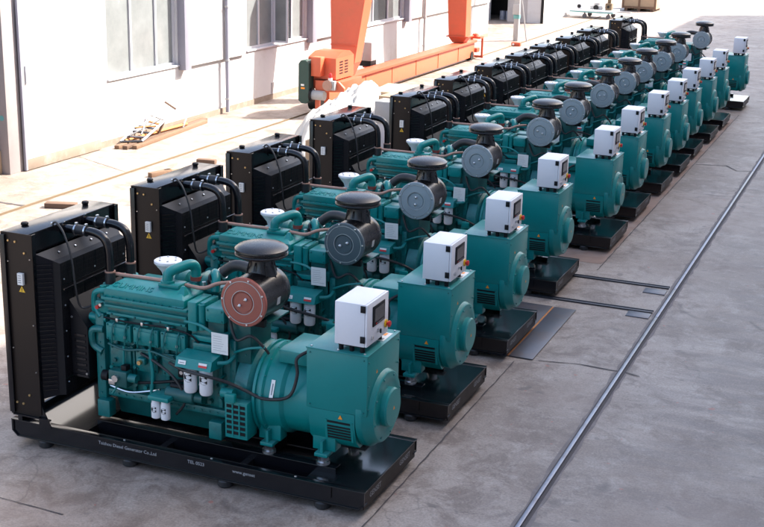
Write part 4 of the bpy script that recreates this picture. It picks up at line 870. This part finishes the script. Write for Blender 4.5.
for y in (25, 27.2, 29.4, 31.6, 33.8): b.box(-6.749, -6.735, y, y+0.02, 0.15, 0.69, ORANGE)
P(b, 'sill_beam', cr)
b = MB(); b.box(-9.0, -6.4, 26.0, 26.5, 6.201, 6.9, ORANGE, 0.01); b.box(-9.0, -6.4, 33.3, 33.8, 6.201, 6.9, ORANGE, 0.01); P(b, 'girder', cr)
b = MB()
pl = [(-6.94, 0.46), (-6.84, 0.38), (-6.70, 0.38), (-6.62, 0.46), (-6.62, 1.52), (-6.70, 1.60), (-6.86, 1.60), (-6.94, 1.50)]
b.prism(pl, 'y', 20.62, 20.95, GUARD); b.cyl((-6.6, 20.8, 0.62), (-6.2, 20.8, 0.62), 0.14, GREYPOST, 16); b.cyl((-6.615, 20.78, 0.62), (-6.57, 20.78, 0.62), 0.20, BLACKM, 18)
b.box(-6.86, -6.76, 20.611, 20.619, 0.88, 0.93, PAPER); b.box(-6.86, -6.74, 20.611, 20.619, 0.79, 0.84, ORANGESTK); P(b, 'chain_guard', cr)
b = MB()
b.hull([(-6.82, 21.0, 1.06), (-5.95, 21.0, 1.06), (-5.95, 22.25, 1.06), (-6.82, 22.25, 1.06)], [(-6.82, 21.0, 1.66), (-5.95, 21.0, 1.66), (-5.95, 22.25, 1.66), (-6.82, 22.25, 1.66)], ORANGE)
b.hull([(-6.82, 21.0, 1.661), (-5.95, 21.0, 1.661), (-5.95, 22.25, 1.661), (-6.82, 22.25, 1.661)], [(-6.80, 21.4, 1.80), (-5.97, 21.4, 1.80), (-5.97, 22.0, 1.80), (-6.80, 22.0, 1.80)], ORANGED)
b.box(-6.60, -6.30, 20.72, 20.999, 1.16, 1.70, ORANGE, 0.01)
for k in range(5):
    for yv in (21.25, 21.6): b.box(-5.9495, -5.942, yv, yv+0.22, 1.2+k*0.08, 1.235+k*0.08, BLACKM)
P(b, 'drive_housing', cr)
b = MB()
b.prism([(-6.52, 1.03), (-5.80, 1.03), (-5.62, 0.86), (-5.62, 0.76), (-6.38, 0.70), (-6.40, 0.10), (-6.52, 0.10)], 'y', 20.85, 20.95, ORANGE)
b.box(-6.9, -5.75, 20.96, 22.4, 0.78, 1.02, ORANGED, 0.01)
b.cyl((-6.08, 20.849, 0.93), (-6.08, 20.70, 0.93), 0.15, COPPER, 20); b.box(-6.0, -5.86, 20.72, 20.849, 0.80, 1.06, GREYPOST, 0.01)
P(b, 'drive_bracket', cr)
P(MB().cyl((-7.05, 21.7, 0.28), (-6.75, 21.7, 0.28), 0.25, BLACKM, 24), 'wheel', cr); P(MB().cyl((-7.05, 35.4, 0.20), (-6.72, 35.4, 0.20), 0.17, BLACKM, 20), 'wheel', cr)
b = MB().cyl((-6.02, 20.78, 1.06), (-6.02, 20.78, 1.14), 0.06, PAPER, 14); b.lathe((-6.02, 20.78, 1.14), (0, 0, 1), [(0.05, 0), (0.05, 0.09), (0.03, 0.13), (0, 0.14)], RED, 14); P(b, 'warning_lamp', cr)
b = MB(); b.box(-7.05, -6.55, 36.15, 36.22, 0.06, 0.14, ORANGED); b.box(-6.62, -6.55, 36.14, 36.2, 0.05, 0.82, ORANGED); b.box(-7.05, -6.98, 36.14, 36.2, 0.05, 0.82, ORANGED); b.box(-6.95, -6.66, 35.76, 36.1, 0.30, 0.46, ORANGED, 0.02); b.box(-7.05, -6.55, 35.80, 36.21, 0.83, 0.90, ORANGED); b.lathe((-6.8, 35.95, 0.9), (0, 0, 1), [(0.16, 0), (0.12, 0.1), (0, 0.14)], ORANGED, 14); P(b, 'end_buffer', cr)
b = MB(); b.box(-7.75, -7.25, 26.6, 27.15, 0.90, 1.50, GREYPOST, 0.01); b.box(-7.72, -7.28, 26.62, 27.1, 0.72, 0.899, BLACKM, 0.01); b.box(-7.6, -7.06, 26.7, 27.0, 0.66, 0.715, ORANGED); P(b, 'switch_cabinet', cr)

# ------------------------------------------------------------------ pile of goods behind the radiators
def heap(name, cx, cy, rx, ry, h, m, seed, lab, cat):
    bm = bmesh.new(); n = 64; r = random.Random(seed); off = Vector((r.uniform(0, 50), r.uniform(0, 50), 0)); vs = []
    for i in range(n+1):
        for j in range(n+1):
            u, v = i/n*2-1, j/n*2-1; d = max(abs(u), abs(v)); rr = math.hypot(u, v) or 1e-6; u2, v2 = u/rr*d, v/rr*d
            f = max(0, 1-d**2.4); nz = mnoise.noise(Vector((u2*1.6, v2*2.2, 0))+off)*0.35 + mnoise.noise(Vector((u2*5, v2*5, 3))+off)*0.22 + abs(mnoise.noise(Vector((u2*9, v2*14, 5))+off))*0.16
            vs.append(bm.verts.new((cx+u2*rx*(1+0.1*nz), cy+v2*ry*(1+0.1*nz), max(0.0, h*f*(1+nz)))))
    for i in range(n):
        for j in range(n):
            a = i*(n+1)+j; bm.faces.new((vs[a], vs[a+n+1], vs[a+n+2], vs[a+1]))
    mb = MB(); mb.bm.free(); mb.bm = bm; mb.mi(m); o = mb.build(name, angle=60); tag(o, lab, cat); return o
heap('tarpaulin_pile', -4.0, 18.0, 1.25, 3.4, 1.25, TARP, 4, 'lumpy white tarpaulin heap in the sun before the orange drive unit', 'tarpaulin')
def carton(x, y, w, d, h, z, a, lab, m=CARD):
    b = MB(); b.box(-w/2, w/2, -d/2, d/2, 0, h, m, 0.006)
    b.box(-w/2-0.001, w/2+0.001, -0.03, 0.03, h-0.1, h+0.001, WOODP)
    o = b.build('carton', loc=(x, y, z)); o.rotation_euler = (0, 0, R(a)); tag(o, lab, 'carton', 'cartons behind the radiators')
carton(-2.6, 17.6, 0.9, 1.2, 0.75, 0, 4, 'brown carton at the bottom of the stack beside the fourth radiator')
carton(-2.62, 17.7, 0.8, 1.0, 0.6, 0.751, -3, 'brown carton on top of the stack beside the fourth radiator')
carton(-3.5, 19.6, 1.0, 1.6, 1.2, 0, 6, 'large pale carton beside the white tarpaulin heap', WOODP)
carton(-2.4, 13.2, 0.9, 1.0, 1.0, 0, 0, 'pale brown carton seen between the second and third radiators')
carton(-2.35, 13.15, 0.8, 0.8, 0.35, 1.001, 8, 'low carton on the pale brown one behind the third radiator')
b = MB().box(-1.75, -1.25, 13.9, 14.4, 1.30, 1.78, GREYPOST, 0.01); b.box(-1.72, -1.28, 13.93, 14.37, 0.0, 1.299, FRAME, 0.01); b.box(-1.66, -1.34, 13.885, 13.929, 0.1, 0.2, BLACKM)
tag(b.build('equipment_cabinet'), 'small white and grey cabinet just left of the fifth radiator', 'cabinet')

# ------------------------------------------------------------------ far end of the yard
b = MB(); x0 = -7.37
po = empty('yard_post', (x0, 43.4, 0)); tag(po, 'grey steel post with a teal band and a thin stay', 'post')
P(MB().box(x0-0.11, x0+0.11, 43.29, 43.51, 0, 3.6, GREYPOST, 0.01), 'column', po)
P(MB().box(x0-0.125, x0+0.125, 43.275, 43.525, 0.98, 1.16, TEALBAND, 0.006), 'band', po)
P(MB().box(x0-0.15, x0+0.15, 43.20, 43.27, 1.17, 1.62, GREYPOST, 0.01), 'switch_box', po)
P(MB().tube([(x0+0.50, 43.4, 0.0), (x0+0.17, 43.4, 1.9)], 0.03, GREYPOST, 6, smooth=False), 'stay', po)
b = MB().box(-6.95, -6.55, 41.3, 41.5, 0, 0.16, ORANGED, 0.02); b.cyl((-6.85, 41.29, 0.08), (-6.85, 41.28, 0.08), 0.05, PAPER, 10)
tag(b.build('rail_stop'), 'small red stop block on the ground in front of the grey post', 'rail stop')
fb = empty('storage_building', (-11.0, 52.0, 0)); tag(fb, 'pale storage building with a dark open doorway beyond the post', 'building')
b = MB(); b.box(-15, -11.45, 52, 52.3, 0, 6, WALLW); b.box(-10.45, -9.4, 52, 52.3, 0, 6, CONC); b.box(-9.395, -8.6, 52, 52.3, 0, 6, WALLW); b.box(-11.45, -10.45, 52, 52.3, 3.2, 6, WALLW); b.box(-15, -8.6, 52.3005, 60, 5.7, 6, CONC); b.box(-8.9, -8.6, 52.3005, 60, 0, 5.7, WALLW); b.box(-13, -9, 55.5, 55.8, 0, 5.6, DARKIN); b.box(-13.1, -13, 52.31, 55.5, 0, 5.6, DARKIN); P(b, 'wall', fb)
P(MB().box(-8.66, -8.52, 51.93, 51.998, 0, 3, BLACKM), 'door_jamb', fb)
for k, (x, lab) in enumerate(((-10.98, 'blue grey drum in the dark doorway, left of two'), (-10.66, 'blue grey drum in the dark doorway, right of two'))):
    d = MB().lathe((x, 52.9, 0), (0, 0, 1), [(0.14, 0), (0.15, 0.01), (0.15, 0.2), (0.155, 0.21), (0.15, 0.22), (0.15, 0.44), (0.14, 0.46), (0, 0.46)], BLUEDRUM, 18)
    tag(d.build('oil_drum'), lab, 'drum', 'drums in the far doorway')
# flat trailer
tr = empty('flat_trailer', (-7.0, 57.3, 0)); tag(tr, 'low white flatbed trailer standing at the far end of the yard', 'trailer')
P(MB().box(-8.3, -5.9, 56.4, 58.0, 0.30, 0.44, WHITE, 0.01).box(-8.3, -5.9, 56.385, 56.3995, 0.31, 0.37, TEALBAND), 'bed', tr)
for (x, y) in ((-7.5, 56.6), (-6.2, 56.6), (-7.5, 57.8), (-6.2, 57.8)): P(MB().cyl((x, y-0.05, 0.12), (x, y+0.05, 0.12), 0.12, STEELP, 16).box(x-0.035, x+0.035, y-0.035, y+0.035, 0.12, 0.30, STEELD), 'wheel', tr)
P(MB().box(-5.9, -5.1, 57.1, 57.2, 0.34, 0.40, GREYPOST), 'drawbar', tr)
for (x, y, w, d, h, m, lab) in ((-7.9, 57.2, 0.5, 0.6, 0.5, WHITE, 'white machine part on the left of the far trailer'), (-7.0, 57.3, 0.7, 0.5, 0.35, GREYPOST, 'grey machine part in the middle of the far trailer'), (-6.3, 57.1, 0.35, 0.4, 0.6, PALERUST, 'rusty machine part on the right of the far trailer')):
    b = MB(); b.box(x-w/2, x+w/2, y-d/2, y+d/2, 0.441, 0.441+h*0.6, m, 0.02); b.cyl((x, y, 0.441+h*0.6), (x, y, 0.441+h), w*0.28, m, 14); b.cyl((x, y-d*0.5, 0.441+h*0.3), (x, y-d*0.62, 0.441+h*0.3), w*0.2, BLACKM, 12)
    tag(b.build('machine_part'), lab, 'machine part')
b = MB(); b.box(-6.85, -4.85, 62.9, 65.0, 0.14, 1.5, WOODP, 0.01)
for x in (-6.6, -5.85, -5.1): b.box(x-0.09, x+0.09, 62.9, 65.0, 0, 0.139, WOODD)
for x in (-6.85, -5.9, -4.97): b.box(x, x+0.12, 62.87, 62.899, 0.14, 1.5, WOOD)
b.box(-6.85, -4.85, 62.868, 62.8695, 0.15, 0.27, WOOD)
tag(b.build('packing_crate'), 'large pale plywood crate on dark skids at the far end of the yard', 'crate')
for (x, y, s, lab) in ((-9.6, 58.2, 1.0, 'dark pump lying left of the far trailer'), (-9.0, 59.0, 0.8, 'grey pump beside the far trailer, right of the dark one')):
    b = MB(); b.cyl((x-0.35*s, y, 0.3*s), (x+0.2*s, y, 0.3*s), 0.2*s, BLACKM if s == 1 else GREYPOST, 16); b.cyl((x+0.2*s, y, 0.3*s), (x+0.4*s, y, 0.3*s), 0.1*s, RUST, 12); b.box(x-0.3*s, x+0.35*s, y-0.15*s, y+0.15*s, 0, 0.1*s, GREYPOST, 0.01); b.cyl((x, y, 0.45*s), (x+0.05*s, y, 0.75*s), 0.06*s, RED if s == 1 else CHROME, 10)
    tag(b.build('pump'), lab, 'pump')

# ------------------------------------------------------------------ tall building on the right, whose shade covers the row
BX, BH = 13.2, 18.1
tb = empty('factory_hall', (BX, 20.0, 0)); tag(tb, 'tall pale factory hall along the right side of the yard, shading the generators', 'building')
P(MB().box(BX, BX+14, -45, 75.3, 0, BH, CONCL), 'wall', tb)
P(MB().box(BX-0.05, BX+14.05, -45.05, 75.35, BH+0.001, BH+0.15, CONC), 'roof', tb)
for k in range(13):
    y = -40+k*9.0
    w = P(MB().box(BX-0.05, BX-0.002, y, y+5, 5.0, 9.0, FRAME), 'window', tb)
    P(MB().box(BX-0.06, BX-0.051, y+0.1, y+2.45, 5.1, 8.9, GLASSD).box(BX-0.06, BX-0.051, y+2.55, y+4.9, 5.1, 8.9, GLASSD), 'pane', w)

# ------------------------------------------------------------------ light
W = bpy.data.worlds.new('World'); S.world = W; W.use_nodes = True
nt = W.node_tree; bg = nt.nodes['Background']
sky = nt.nodes.new('ShaderNodeTexSky'); sky.sky_type = 'NISHITA'; sky.sun_disc = False
sd = Vector((1.0, 0.85, 1.19)).normalized()
sky.sun_elevation = math.asin(sd.z); sky.sun_rotation = math.atan2(sd.x, sd.y); sky.altitude = 0; sky.air_density = 1.0; sky.dust_density = 4.0; sky.ozone_density = 0.4
nt.links.new(sky.outputs['Color'], bg.inputs['Color']); bg.inputs['Strength'].default_value = 0.13
sun = bpy.data.lights.new('sun', 'SUN'); sun.energy = 3.9; sun.angle = R(0.53); sun.color = (1.0, 0.94, 0.86)
so = bpy.data.objects.new('sun', sun); COL.objects.link(so); so.rotation_euler = sd.to_track_quat('Z', 'Y').to_euler(); so.location = sd*60

# ------------------------------------------------------------------ camera (solved from the photograph's vanishing lines)
cam = bpy.data.cameras.new('camera'); co = bpy.data.objects.new('camera', cam); COL.objects.link(co)
fw = Vector((-0.36463109, 0.88767881, -0.28119476)); rt = Vector((0.92219525, 0.38604877, 0.02285339)); up = Vector((-0.12884136, 0.25098341, 0.95937856))
M = Matrix((rt, up, -fw)).transposed().to_4x4(); M.translation = Vector((8.89712789, -11.36985273, 6.10384371)); co.matrix_world = M
cam.sensor_width = 36; cam.lens = 36*1254.16/764; cam.clip_start = 0.1; cam.clip_end = 2000
S.camera = co
S.view_settings.view_transform = 'Standard'; S.view_settings.look = 'None'; S.view_settings.gamma = 1; S.view_settings.use_curve_mapping = False
S.view_settings.exposure = 2.1
S.cycles.max_bounces = 8
